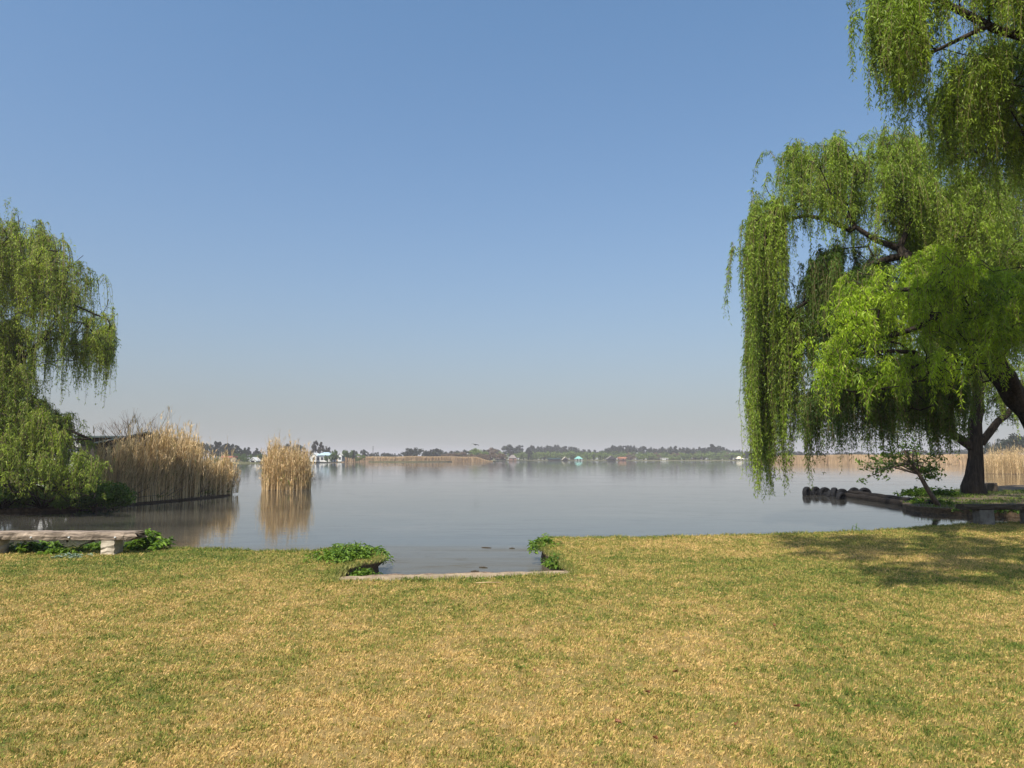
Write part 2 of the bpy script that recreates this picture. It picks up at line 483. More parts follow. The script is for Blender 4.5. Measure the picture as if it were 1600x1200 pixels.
# far shore land
far_near = [(-900, 260)] + [g2(p, q, 0) for p, q in ((-300, 724.4), (300, 724.3), (395, 724.2), (480, 724), (498, 723))]
far_near += [g2(p, q, 0) for p, q in ((540, 722.2), (620, 722.3), (700, 722.0), (765, 721.4), (790, 720.3), (900, 720.1), (1030, 720.0), (1165, 720.0), (1210, 721.2), (1222, 723.6), (1300, 724.4), (1450, 724.8), (1560, 726), (1700, 729))] + [(400, 150), (900, 140)]
far_poly = [np.array(p) for p in far_near] + [np.array(p) for p in ((3500, 140.), (3500, 3600.), (-3500, 3600.), (-3500, 260.))]
M['far_ground'] = simple('far_ground', (0.07, 0.085, 0.03), (0.22, 0.19, 0.10), 0.05, 0.95, 0.0)
far_land = tag(sheet('terrain', far_poly, 0.5, M['far_ground'], M['far_ground'], 1.0, 0.0), 'low land along the far shore of the lake', None, None, 'structure')

# slip edging: concrete beam at the head of the inlet
M['concrete'] = simple('concrete', (0.17, 0.125, 0.075), (0.40, 0.30, 0.19), 6.0, 0.9, 0.5, 0.01)
def edging():
    root = empty('slipway_edging', (0.0, 10.5, 0.2), 'low sandy concrete edging along the head of the boat inlet', 'edging')
    a = np.array(g2(513, 906.5)); b = np.array(g2(901, 896))
    L = np.linalg.norm(b - a); t = (b - a) / L; nr = np.array((-t[1], t[0]))
    n = 40; rows = [(-0.06, 0.265), (0.0, 0.275), (0.50, 0.268), (0.53, 0.24), (0.54, -0.3)]
    mb = MB(); vs = []
    for i in range(n + 1):
        for j, (o, z) in enumerate(rows):
            jj = random.uniform(-0.012, 0.012) if j in (2, 3) else 0
            p = a + t * L * i / n + nr * (o + jj)
            vs.append((p[0], p[1] - 10.5, z - 0.2 + (random.uniform(-.006, .006) if j < 4 else 0)))
    fs = []
    m = len(rows)
    for i in range(n):
        for j in range(m - 1):
            fs.append((i * m + j, (i + 1) * m + j, (i + 1) * m + j + 1, i * m + j + 1))
    mb.add(vs, fs); o = mb.build('concrete_strip', M['concrete'], root)
    # weathered timber lip along the water side
    mb = MB()
    pts = [(*(a + t * L * (0.03 + 0.94 * i / 20) + nr * 0.60), 0.215 + random.uniform(-.01, .01)) for i in range(21)]
    mb.tube([(p[0], p[1] - 10.5, p[2] - 0.2) for p in pts], [0.055 * random.uniform(0.8, 1.15) for _ in pts], 6)
    mb.build('timber_lip', M['bark_pale'], root)
edging()

# ------------------------------------------------------------------ grass
def blades(name, x, y, z, h, w, lean, mat, label, tint=None, az=None):
    n = len(x)
    az = RNG.uniform(0, 2 * np.pi, n) if az is None else az
    wd = az + np.pi / 2 + RNG.normal(0, 0.4, n)
    tilt = np.clip(np.abs(RNG.normal(0, lean, n)), 0, 1.35)
    tx = x + np.cos(az) * np.sin(tilt) * h; ty = y + np.sin(az) * np.sin(tilt) * h; tz = z + np.cos(tilt) * h
    mx = x + np.cos(az) * np.sin(tilt * 0.6) * h * 0.55; my = y + np.sin(az) * np.sin(tilt * 0.6) * h * 0.55; mz = z + np.cos(tilt * 0.6) * h * 0.55
    dx = np.cos(wd) * w / 2; dy = np.sin(wd) * w / 2
    v = np.empty((n, 4, 3), np.float32)
    v[:, 0] = np.stack([x - dx, y - dy, z - 0.004 + 0 * z], 1); v[:, 1] = np.stack([x + dx, y + dy, z - 0.004 + 0 * z], 1)
    v[:, 2] = np.stack([mx + dx * 0.8, my + dy * 0.8, mz], 1); v[:, 3] = np.stack([tx, ty, tz], 1)
    b = np.arange(n)[:, None] * 4
    quads = b + np.array([0, 1, 2, 3])
    tint = RNG.random(n) if tint is None else tint
    o = np_mesh(name, v.reshape(-1, 3), quads, None, [mat], {'tint': np.repeat(tint, 4)})
    return tag(o, label, None, None, 'stuff')
def lawn_grass():
    n = 1750000
    u = RNG.random(n)
    y0, y1 = 2.6, 21.0
    # about 1/y^1.3 per square metre across a wedge
    y = (y0 ** 0.5 + u * (y1 ** 0.5 - y0 ** 0.5)) ** 2
    hw = y * 0.74 + 2.6
    x = RNG.uniform(-1, 1, n) * hw
    tuft = np.sin(x * 17 + 3 * np.sin(y * 6)) * np.sin(y * 15 + 3 * np.sin(x * 7)) + 0.6 * np.sin(x * 47 + y * 31) * np.sin(y * 43 - x * 17)
    k = inside(lawn_poly, x, y) & (RNG.random(n) < 0.72 + 0.45 * tuft)
    x, y = x[k], y[k]; tuft = tuft[k]
    d = edge_dist(edge_path, x, y)
    near = np.clip(1 - d / 0.25, 0, 1)
    h = RNG.uniform(0.013, 0.032, len(x)) * (1 + 0.3 * np.clip(tuft, -1, 1)) * (1 + 1.2 * near * RNG.random(len(x))) * (1 + 0.02 * y)
    w = 0.0028 * (0.55 + y / 6.5) * RNG.uniform(0.7, 1.4, len(x))
    tint = RNG.random(len(x)) + near * 0.3 + 0.15 * tuft
    blades('grass', x, y, np.full(len(x), LZ), h, w, 0.75, M['blade'], 'short dry lawn grass, straw and green', tint)
lawn_grass()
def bank_grass(name, path, n, off, z, hr, mat, label, wmul=1.0):
    path = np.asarray(path); seg = np.linalg.norm(np.diff(path, axis=0), axis=1)
    c = np.concatenate([[0], np.cumsum(seg)]); t = RNG.random(n) * c[-1]
    x = np.interp(t, c, path[:, 0]) + RNG.normal(0, off, n); y = np.interp(t, c, path[:, 1]) + RNG.normal(0, off, n)
    h = RNG.uniform(*hr, n); cl = 0.5 + 0.5 * np.sin(t * 3.1) * np.sin(t * 7.7 + 1)
    h = h * (0.5 + 0.7 * cl)
    blades(name, x, y, np.full(n, z - 0.02), h, 0.006 * wmul * RNG.uniform(0.7, 1.4, n) * (1 + 0.0 * x), 0.5, mat, label)
bank_grass('edge_grass', [p for p in edge_path if 3 < p[1] < 22 and abs(p[0]) < 17], 26000, 0.05, LZ, (0.03, 0.10), M['edge_grass'], 'longer grass fringing the lawn edge at the water')
# rough ground cover on the spit and bank
def cover(name, poly, n, box, z, hr, w, mat, label, clump=0.0):
    x = RNG.uniform(box[0], box[1], n); y = RNG.uniform(box[2], box[3], n)
    k = inside(poly, x, y)
    if clump:
        f = np.sin(x * 1.3 + 2) * np.sin(y * 1.7) + np.sin(x * 3.1 + y * 2.3) * 0.5 + RNG.normal(0, 0.3, n)
        k &= f > clump
    x, y = x[k], y[k]
    blades(name, x, y, np.full(len(x), z), RNG.uniform(*hr, len(x)), w, 0.5, mat, label)
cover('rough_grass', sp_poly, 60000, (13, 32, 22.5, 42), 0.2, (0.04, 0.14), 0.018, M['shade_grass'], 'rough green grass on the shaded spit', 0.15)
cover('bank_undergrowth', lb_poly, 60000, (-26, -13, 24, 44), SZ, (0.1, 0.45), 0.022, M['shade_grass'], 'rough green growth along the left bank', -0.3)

# ------------------------------------------------------------------ willow builder
def poly_sample(poly, n):
    poly = np.array(poly, float); lo = poly.min(0); hi = poly.max(0); out = np.zeros((0, 2))
    while len(out) < n:
        p = RNG.uniform(lo, hi, (n * 3, 2)); out = np.vstack([out, p[inside(poly, p[:, 0], p[:, 1])]])
    return out[:n]
class Strands:
    """hanging leafy strands gathered into one crown mesh"""
    def __init__(self): self.s = []
    def add(self, P, out_dir, arch, rise, L, tint, dens=1.0, mat=0):
        self.s.append((*P, *out_dir, arch, rise, L, tint, dens, mat))
def strand_curve(s, u):
    """positions along the strands, s (n,12), u (n,k)"""
    P = s[:, 0:3][:, None, :]; od = s[:, 3:5][:, None, :]
    arch = s[:, 5][:, None]; rise = s[:, 6][:, None]
    ph = (s[:, 0] * 13.7 + s[:, 1] * 7.1)[:, None]
    e = np.exp(-u / 0.55)
    hor = arch * (1 - e)
    wob = 0.035 * np.sin(u * 2.3 + ph) + 0.02 * np.sin(u * 5.1 + 2 * ph)
    vert = rise * (u / 0.35) * np.exp(1 - u / 0.35) * 0.9 - (u - 0.55 * (1 - e))
    q = np.empty((*u.shape, 3))
    q[..., 0] = P[..., 0] + od[..., 0] * hor + wob
    q[..., 1] = P[..., 1] + od[..., 1] * hor + 0.03 * np.sin(u * 1.9 + ph * 1.3)
    q[..., 2] = P[..., 2] + vert
    return q
def build_crown(strs, parent, mats, origin, leaf_len=0.085, leaf_w=0.018, step=0.04, name='crown', skip=0.0, strw=0.007):
    s = np.array(strs.s, float)
    print('CROWN', len(s), 'strands', int(s[:, 7].sum() / step), 'leaves')
    L = s[:, 7]; n = len(s)
    # --- leaves
    per = np.maximum(2, (L / step * s[:, 9]).astype(int))
    idx = np.repeat(np.arange(n), per)
    tot = len(idx)
    u = RNG.random(tot) ** 0.92 * L[idx]
    q = strand_curve(s[idx], u[:, None])[:, 0, :]
    jit = RNG.normal(0, 0.018, (tot, 3)); q = q + jit
    az = RNG.uniform(0, 2 * np.pi, tot); drop = RNG.uniform(0.25, 1.25, tot)   # angle below the horizontal
    d = np.stack([np.cos(az) * np.cos(drop), np.sin(az) * np.cos(drop), -np.sin(drop)], 1)
    side = RNG.normal(0, 1, (tot, 3)); side -= (side * d).sum(1)[:, None] * d; side /= np.linalg.norm(side, axis=1)[:, None]
    ln = leaf_len * RNG.uniform(0.55, 1.25, tot) * (1 - 0.35 * (u / L[idx]) ** 3); wd = leaf_w * RNG.uniform(0.7, 1.2, tot)
    v = np.empty((tot, 4, 3), np.float32)
    v[:, 0] = q; v[:, 1] = q + d * (ln * 0.45)[:, None] + side * (wd / 2)[:, None]
    v[:, 2] = q + d * ln[:, None] + np.array([0, 0, -0.15]) * ln[:, None]; v[:, 3] = q + d * (ln * 0.45)[:, None] - side * (wd / 2)[:, None]
    tint = np.clip(s[idx, 8] + RNG.normal(0, 0.16, tot), 0, 1)
    quads = np.arange(tot)[:, None] * 4 + np.arange(4)
    mi = s[idx, 10].astype(int)
    # --- the thin hanging twigs themselves
    K = 9
    uu = np.linspace(0, 1, K)[None, :] * L[:, None]
    c = strand_curve(s, uu)
    w = strw * (1 - 0.6 * np.linspace(0, 1, K))
    a = RNG.uniform(0, np.pi, n); off = np.stack([np.cos(a), np.sin(a), 0 * a], 1)[:, None, :] * w[None, :, None]
    sv = np.concatenate([(c - off)[:, :, None, :], (c + off)[:, :, None, :]], 2).reshape(n, K * 2, 3)
    bq = []
    for k in range(K - 1): bq.append([2 * k, 2 * k + 1, 2 * k + 3, 2 * k + 2])
    sq = (np.arange(n)[:, None, None] * (2 * K) + np.array(bq)[None]).reshape(-1, 4) + tot * 4
    V = np.vstack([v.reshape(-1, 3), sv.reshape(-1, 3)]); Q = np.vstack([quads, sq])
    T = np.concatenate([np.repeat(tint, 4), np.full(n * K * 2, 0.5)])
    MI = np.concatenate([mi, np.full(len(sq), len(mats))])
    o = np_mesh(name, V, Q, None, list(mats) + [M['strand']], {'tint': T}, MI, parent, origin)
    return o
def willow(root, origin, limbs, regions, mats, bark='bark', leaf=(0.085, 0.018, 0.04), pen=1.6, tip_r=0.009, strw=0.007, seed=1):
    global RNG
    random.seed(seed); RNG = np.random.default_rng(seed)
    """limbs: [(points, r0, r1)], main wood; regions: where crown twigs end and how their strands hang"""
    pos = []; par = []; rad_given = []; chains = []
    def add_chain(pts, parent, rg=None):
        ids = [] if parent is None else [parent]
        for i, p in enumerate(pts):
            pos.append(np.array(p, float)); par.append(parent if i == 0 else len(pos) - 2)
            rad_given.append(0 if rg is None else rg[i]); ids.append(len(pos) - 1)
        chains.append(ids); return ids
    for (pts, r0, r1) in limbs:
        P = [np.array(p, float) for p in pts]
        d = []
        for a, b in zip(P[:-1], P[1:]):
            k = max(1, int(np.linalg.norm(b - a) / 0.5))
            d += [a + (b - a) * i / k for i in range(k)]
        d.append(P[-1])
        # round the corners, add small kinks
        for _ in range(2):
            d = [d[0]] + [(d[i - 1] + 2 * d[i] + d[i + 1]) / 4 for i in range(1, len(d) - 1)] + [d[-1]]
        d = [p + (np.array([random.gauss(0, 1), random.gauss(0, 1), random.gauss(0, 1)]) * 0.035 if 0 < i else 0) for i, p in enumerate(d)]
        rg = [r0 + (r1 - r0) * (i / (len(d) - 1)) ** 0.8 for i in range(len(d))]
        parent = None
        if pos:
            A = np.array(pos); dd = np.linalg.norm(A - d[0], axis=1); parent = int(dd.argmin())
            if dd.min() > 1.5: parent = None
        add_chain(d, parent, rg)
    att = []
    for rg in regions:
        if 'box' in rg:
            for _ in range(rg['n']):
                bx = rg['box']; yy = random.uniform(bx[2], bx[3]); att.append((np.array([random.uniform(bx[0], bx[1]), yy, random.uniform(bx[4], bx[5]) + rg.get('slope', 0) * (yy - bx[2])]), rg, 0))
            continue
        nc = max(3, int(rg['n'] / rg.get('per', 7)))
        c2 = poly_sample(rg['poly'], nc); cY = RNG.uniform(rg['Y'][0], rg['Y'][1], nc)
        ci = RNG.integers(0, nc, rg['n'])
        p2 = c2[ci] + RNG.normal(0, rg.get('sp', 13), (rg['n'], 2)); Y = cY[ci] + RNG.normal(0, 0.35, rg['n'])
        ctint = np.random.default_rng(nc).normal(0, 0.13, nc)[ci]
        for (px, py), yy, ct in zip(p2, Y, ctint): att.append((at(px, py, yy), rg, ct))
    A0 = np.array(pos)
    order = sorted(range(len(att)), key=lambda i: np.linalg.norm(A0 - att[i][0], axis=1).min())
    st = Strands(); centre = np.array(limbs[0][0][-1], float)
    for i in order:
        p, rg, px = att[i]
        A = np.array(pos)
        dv = A - p
        cost = np.linalg.norm(dv, axis=1) + pen * np.maximum(0, dv[:, 2] + 0.2)
        k = int(cost.argmin())
        a = A[k]; D = np.linalg.norm(p - a)
        if D < 0.05: continue
        pd = a - A[par[k]] if par[k] is not None else np.array([0, 0, 1.0])
        pd = pd / (np.linalg.norm(pd) + 1e-9)
        c = a + (pd * 0.35 + np.array([0, 0, 0.22])) * D + np.array([random.gauss(0, 0.08) for _ in range(3)]) * D
        m = max(2, int(D / 0.35))
        pts = []
        for j in range(1, m + 1):
            t = j / m
            q = a * (1 - t) ** 2 + c * 2 * t * (1 - t) + p * t * t
            if j < m: q = q + np.array([random.gauss(0, 0.03) for _ in range(3)])
            pts.append(q)
        ids = add_chain(pts, k)
        L0 = len(pts)
        base_t = float(np.clip(rg['tint'] + px + random.gauss(0, 0.08), 0, 1))
        for j, q in enumerate(pts):
            if (j + 1) / L0 < 0.35 and D > 0.8: continue
            if q[2] < 0.45: continue
            for _ in range(np.random.default_rng(len(pos) * 31 + j).poisson(rg['k'])):
                o = (q - centre)[:2]; o = o / (np.linalg.norm(o) + 1e-6)
                an = math.atan2(o[1], o[0]) + random.gauss(0, 1.1)
                if 'botx' in rg:
                    pxq = 800 + q[0] / q[1] * FPX
                    bot_py = np.interp(pxq, [b[0] for b in rg['botx']], [b[1] for b in rg['botx']]) + random.gauss(0, 14)
                else: bot_py = random.uniform(*rg['bot'])
                Yq = max(q[1], 3)
                zb = CAM[2] + (716 - bot_py) / FPX * Yq
                L = q[2] - zb
                L = max(0.5, min(L, rg.get('Lmax', 9))) * random.uniform(rg.get('lo', 0.45), 1.0)
                if q[2] - L < 0.12: L = max(0.3, q[2] - 0.12 - random.random() * 0.4)
                qb = q + np.array([random.gauss(0, 0.14), random.gauss(0, 0.14), random.gauss(0, 0.08)])
                arch = random.uniform(0.05, rg.get('arch', 0.7)); rise = random.uniform(0.0, rg.get('rise', 0.35)); bt = base_t + random.gauss(0, 0.12)
                kp = rg.get('keep', 0.55)
                if kp < 1:   # strands gather into ropes with open gaps between them
                    cx_, cy_ = math.floor((qb[0] + math.cos(an) * arch) / 0.34), math.floor((qb[1] + math.sin(an) * arch) / 0.34)
                    if (math.sin(cx_ * 12.9898 + cy_ * 78.233) * 43758.5453) % 1.0 > kp: continue
                for _b in range(random.randint(*rg.get('nb', (3, 7)))):
                    qq = qb + np.array([random.gauss(0, 0.05), random.gauss(0, 0.05), random.gauss(0, 0.05)])
                    a2 = an + random.gauss(0, 0.3)
                    st.add(qq, (math.cos(a2), math.sin(a2)), max(0.03, arch + random.gauss(0, 0.05)), rise * random.uniform(0.6, 1.2), L * random.uniform(0.55, 1.03),
                           float(np.clip(bt + random.gauss(0, 0.07), 0, 1)), rg.get('dens', 1.0), rg.get('mat', 0))
    # radii: pipe model from the tips down
    n = len(pos); acc = np.full(n, 0.0); has = np.zeros(n, bool)
    for i in range(n - 1, -1, -1):
        if not has[i]: acc[i] = tip_r ** 2.2
        if par[i] is not None: acc[par[i]] += acc[i] * 0.93; has[par[i]] = True
    rad = acc ** (1 / 2.2)
    rad = np.array([max(min(r, 0.05), g) if g > 0 else min(r, 0.10) for r, g in zip(rad, rad_given)])
    mb = MB()
    for ids in chains:
        P = [pos[i] - origin for i in ids]; rr = [rad[i] for i in ids]
        if len(ids) > 1 and par[ids[1]] == ids[0]: rr[0] = min(rr[0], rr[1] * 1.15)
        big = max(rr)
        mb.tube(P, rr, 12 if big > 0.2 else (7 if big > 0.05 else 4), 0, True, 0.12 if big > 0.1 else 0.05)
    mb.build('trunk', M[bark], root)
    build_crown(st, root, mats, origin, leaf[0], leaf[1], leaf[2], strw=strw)
    return st

# ---- right willow that leans over the water (its trunk stands just outside the frame)
oA = np.array([16.9, 21.5, 0.2])
rA = empty('willow_tree', oA, 'big weeping willow with long hanging curtain, leaning limb at the right edge', 'tree', 'weeping willows')
limbsA = [
    ([(16.9, 21.5, 0.0), (16.4, 21.5, 1.2), at(1640, 690, 21.2), at(1590, 620, 21.0), at(1535, 552, 20.8), at(1480, 480, 21), at(1430, 420, 21.2), at(1405, 388, 21.5)], 0.55, 0.12),
    ([at(1405, 388, 21.5), at(1375, 372, 21.7), at(1330, 360, 22.0), at(1310, 330, 22.1), at(1300, 290, 22.2)], 0.10, 0.04),
    ([at(1330, 360, 22.0), at(1295, 332, 22.3), at(1265, 330, 22.3), at(1220, 345, 22.4), at(1195, 352, 22.4)], 0.09, 0.03),
    ([at(1405, 388, 21.5), at(1425, 340, 21.3), at(1430, 305, 21.2), at(1455, 275, 21.4)], 0.09, 0.04),
    ([at(1425, 400, 21.4), at(1340, 420, 21.6), at(1300, 450, 21.8), at(1265, 480, 22.2), at(1225, 490, 22.6), at(1185, 505, 22.6)], 0.12, 0.03),
    ([at(1590, 620, 21.0), at(1560, 540, 19.0), at(1500, 470, 18.0), at(1430, 440, 17.6), at(1370, 450, 17.6)], 0.16, 0.05),
    ([at(1560, 540, 19.0), at(1600, 450, 18.0), at(1620, 420, 17.5)], 0.12, 0.05),
    ([at(1500, 470, 18.0), at(1420, 520, 17.8), at(1340, 540, 18.2)], 0.10, 0.04),
]
regA = [
    dict(poly=[(1184, 340), (1198, 278), (1234, 244), (1300, 230), (1380, 232), (1455, 226), (1470, 310), (1400, 330), (1300, 310), (1220, 320)], Y=(20.5, 24.5), n=260, sp=14, bot=(380, 520), k=1.4, tint=0.62, lo=0.25, arch=0.7, rise=0.5, Lmax=3.0),
    dict(poly=[(1176, 350), (1196, 290), (1222, 272), (1234, 330), (1205, 380), (1172, 400)], Y=(21, 23.6), n=80, sp=9, bot=(540, 770), k=1.8, tint=0.6, lo=0.5, keep=0.5, arch=0.35, rise=0.3),
    dict(poly=[(1174, 530), (1190, 490), (1238, 480), (1242, 520), (1200, 545)], Y=(21.6, 23.4), n=100, sp=9, keep=0.5, botx=[(1140, 640), (1160, 700), (1178, 790), (1190, 810), (1200, 760), (1212, 800), (1226, 805), (1240, 700), (1250, 640)], k=2.8, tint=0.5, lo=0.75, arch=0.25, rise=0.2, dens=0.9, nb=(3, 6)),
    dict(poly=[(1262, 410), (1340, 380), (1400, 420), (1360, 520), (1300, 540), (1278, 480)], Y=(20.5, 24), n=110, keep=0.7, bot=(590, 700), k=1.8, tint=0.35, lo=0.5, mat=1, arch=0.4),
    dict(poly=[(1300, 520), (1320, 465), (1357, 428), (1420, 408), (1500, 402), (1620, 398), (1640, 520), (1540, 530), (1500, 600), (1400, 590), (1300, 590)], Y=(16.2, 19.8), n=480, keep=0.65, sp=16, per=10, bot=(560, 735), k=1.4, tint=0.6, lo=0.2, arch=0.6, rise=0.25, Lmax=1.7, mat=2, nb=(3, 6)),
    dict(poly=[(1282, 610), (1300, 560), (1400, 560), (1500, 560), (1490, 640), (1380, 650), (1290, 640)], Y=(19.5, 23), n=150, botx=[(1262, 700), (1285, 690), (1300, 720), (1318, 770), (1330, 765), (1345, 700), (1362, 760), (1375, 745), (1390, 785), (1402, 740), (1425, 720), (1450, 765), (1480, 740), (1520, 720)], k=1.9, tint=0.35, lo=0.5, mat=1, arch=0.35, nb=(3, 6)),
    dict(poly=[(1264, 618), (1274, 612), (1278, 640), (1264, 645)], Y=(21, 22), n=14, sp=4, keep=1, botx=[(1250, 700), (1262, 730), (1272, 790), (1285, 700)], k=2.2, tint=0.4, lo=0.5, mat=1, dens=0.8, arch=0.2),
    dict(poly=[(1400, 270), (1480, 250), (1620, 240), (1650, 420), (1500, 430), (1410, 400)], Y=(20.5, 26), n=230, bot=(420, 600), k=1.8, tint=0.5, lo=0.35, mat=0, Lmax=4),
]
willow(rA, oA, limbsA, regA, [M['willow_leaf'], M['willow_leaf_deep'], M['willow_leaf_bright']], leaf=(0.12, 0.024, 0.036), tip_r=0.012, seed=21)

# ---- right willow further off, trunk on the spit
oB = np.append(ground(1524, 773, 0.2)[:2], 0.2)
rB = empty('willow_tree', oB, 'willow rising from a thick dark trunk on the earth spit beside the stump', 'tree', 'weeping willows')
YB = oB[1]
limbsB = [
    ([(oB[0], YB, 0.0), at(1523, 740, YB), at(1526, 705, YB), at(1524, 660, YB), at(1530, 600, YB), at(1520, 520, YB), at(1510, 420, YB)], 0.40, 0.14),
    ([(oB[0], YB, -0.1), (oB[0], YB, 0.5), (oB[0], YB, 1.9)], 0.66, 0.26),
    ([at(1513, 694, YB), at(1495, 688, YB - 0.2), at(1478, 668, YB - 0.4), at(1462, 655, YB - 0.6), at(1448, 632, YB - 0.8), at(1430, 600, YB - 1)], 0.22, 0.07),
    ([at(1535, 690, YB), at(1560, 655, YB), at(1590, 630, YB + 0.4), at(1620, 560, YB + 0.5)], 0.2, 0.07),
    ([at(1528, 600, YB), at(1560, 520, YB), at(1580, 420, YB)], 0.2, 0.06),
    ([at(1500, 400, YB), at(1540, 340, YB), at(1570, 315, YB), at(1610, 318, YB)], 0.15, 0.06),
]
regB = [
    dict(poly=[(1400, 420), (1450, 300), (1540, 255), (1680, 240), (1760, 400), (1760, 560), (1560, 600), (1440, 600)], Y=(YB - 4, YB + 4), n=330, bot=(600, 720), k=2.1, tint=0.45, lo=0.4, mat=0, Lmax=6),
    dict(poly=[(1330, 600), (1420, 560), (1500, 580), (1490, 640), (1350, 650)], Y=(YB - 6, YB - 1), n=95, bot=(690, 748), k=1.9, tint=0.35, lo=0.45, mat=1),
    dict(poly=[(1540, 600), (1640, 570), (1760, 570), (1760, 650), (1560, 650)], Y=(YB - 3, YB + 4), n=130, bot=(665, 715), k=2.0, tint=0.4, lo=0.4, mat=1),
]
willow(rB, oB, limbsB, regB, [M['willow_leaf'], M['willow_leaf_deep']], leaf=(0.15, 0.042, 0.062), strw=0.009, seed=22)

# ---- near willow overhead at the top right
oC = np.array([15.5, 10.5, LZ])
rC = empty('willow_tree', oC, 'near willow whose fronds hang into the top right corner', 'tree', 'weeping willows')
limbsC = [
    ([(15.5, 10.5, 0.1), (15.3, 10.6, 2.5), (14.4, 10.9, 5.0), (13.0, 11.3, 7.5), (11.5, 11.8, 9.5)], 0.5, 0.2),
    ([(13.0, 11.3, 7.5), (11.5, 12.6, 8.8), at(1560, 60, 13.0), at(1480, 20, 13.2), at(1440, -20, 13.4), at(1380, -40, 13.4)], 0.16, 0.05),
    ([(11.5, 11.8, 9.5), (9.5, 11.0, 10.8), (7.5, 9.0, 10.9), (5.0, 8.0, 10.6), (2.5, 7.8, 10.4)], 0.16, 0.06),
    ([(13.0, 11.3, 7.5), (12.0, 13.5, 8.2), at(1540, 230, 15), at(1500, 250, 15)], 0.12, 0.04),
    ([at(1545, 40, 13.0), at(1500, 62, 12.8), at(1452, 85, 12.8), at(1425, 102, 12.8)], 0.05, 0.02),
]
regC = [
    dict(poly=[(1368, -10), (1380, -60), (1450, -140), (1700, -220), (1760, -40), (1600, 0), (1450, 0), (1392, 10)], Y=(12.2, 15.0), n=240, keep=0.65, bot=(60, 240), k=1.9, tint=0.55, lo=0.45, arch=0.35, rise=0.15),
    dict(poly=[(1385, 20), (1400, -20), (1425, 0), (1420, 40)], Y=(12.6, 13.6), n=30, keep=1, sp=6, bot=(190, 265), k=2.1, tint=0.5, lo=0.6, arch=0.3, rise=0.1),
    dict(poly=[(1500, 60), (1640, 40), (1760, 60), (1760, 200), (1560, 170)], Y=(12.5, 16), n=130, bot=(240, 370), k=1.9, tint=0.5, lo=0.4, arch=0.4, rise=0.2),
    dict(poly=[(1440, 150), (1500, 130), (1560, 150), (1540, 220), (1460, 220)], Y=(14, 16), n=36, bot=(270, 370), k=1.9, tint=0.5, lo=0.4, arch=0.4, rise=0.2),
    dict(poly=[(1470, 70), (1600, 50), (1640, 230), (1560, 250), (1490, 210)], Y=(13, 17), n=110, keep=0.7, bot=(230, 420), k=1.8, tint=0.45, lo=0.4, arch=0.35, rise=0.2),
    dict(box=(1.8, 13.0, 5.2, 9.8, 8.3, 9.2), slope=0.62, n=760, keep=0.85, bot=(700, 701), k=2.0, tint=0.5, lo=0.4, arch=0.4, rise=0.2, Lmax=1.6),
]
willow(rC, oC, limbsC, regC, [M['willow_leaf']], leaf=(0.10, 0.021, 0.036), strw=0.005, seed=23)

# ---- left willow
oL = np.array([-21.5, 28.5, SZ])
rL = empty('willow_tree', oL, 'pale thinly leafed willow on the left bank above the bushes', 'tree', 'weeping willows')
limbsL = [
    ([(-21.5, 28.5, 0.0), (-21.3, 28.4, 2.0), (-21.0, 28.2, 4.0), (-20.8, 28.0, 6.0), (-20.6, 28.0, 8.5), (-20.2, 28, 10)], 0.5, 0.12),
    ([(-21.1, 28.2, 3.6), at(-20, 590, 27.5), at(25, 572, 27.2), at(45, 555, 27.0), at(75, 520, 27)], 0.2, 0.05),
    ([(-20.9, 28.2, 5.6), at(-20, 415, 27.5), at(30, 432, 27.2), at(60, 438, 27.0), at(90, 430, 27), at(110, 415, 27)], 0.16, 0.04),
    ([at(55, 470, 27.2), at(95, 470, 27.0), at(140, 480, 27.0), at(165, 500, 27.0)], 0.06, 0.02),
    ([(-20.8, 28.0, 7.5), at(10, 390, 28.0), at(40, 380, 28.0)], 0.12, 0.03),
    ([(-21.3, 28.4, 2.2), at(40, 600, 27), at(60, 640, 26.7), at(85, 665, 26.5), at(120, 672, 26.5), at(140, 690, 26.5)], 0.16, 0.04),
    ([(-21.4, 28.4, 1.4), at(-10, 760, 26.6), at(30, 755, 26.3), at(70, 748, 26.2), at(110, 762, 26.0)], 0.09, 0.02),
]
regL = [
    dict(poly=[(-220, 330), (-60, 300), (5, 318), (50, 352), (105, 385), (138, 410), (150, 450), (100, 480), (0, 500), (-220, 500)], Y=(24.5, 31), n=560, keep=0.72, per=6, bot=(430, 650), k=1.7, tint=0.6, lo=0.25, arch=0.7, rise=0.45, Lmax=3.6, dens=0.8),
    dict(poly=[(60, 500), (150, 478), (170, 518), (165, 545), (80, 560)], Y=(25.5, 28.5), n=75, bot=(590, 668), k=1.8, tint=0.65, lo=0.4, arch=0.4, rise=0.3),
    dict(poly=[(-200, 500), (0, 500), (60, 540), (40, 620), (-150, 620)], Y=(24.5, 30), n=260, keep=0.7, bot=(660, 785), k=1.8, tint=0.5, lo=0.45),
    dict(poly=[(-60, 600), (40, 600), (90, 650), (135, 675), (140, 700), (60, 690), (-60, 680)], Y=(25.6, 28.0), n=210, keep=0.85, bot=(710, 795), k=1.8, tint=0.45, lo=0.5, arch=0.4),
    dict(poly=[(-120, 640), (0, 660), (60, 650), (120, 690), (148, 720), (140, 770), (30, 770), (-100, 760)], Y=(24.9, 26.6), n=330, bot=(770, 802), k=1.8, tint=0.5, lo=0.4, mat=0, arch=0.5, Lmax=2.2),
]
willow(rL, oL, limbsL, regL, [M['willow_leaf_pale'], M['willow_leaf']], leaf=(0.11, 0.026, 0.055), strw=0.008, tip_r=0.011, seed=24)

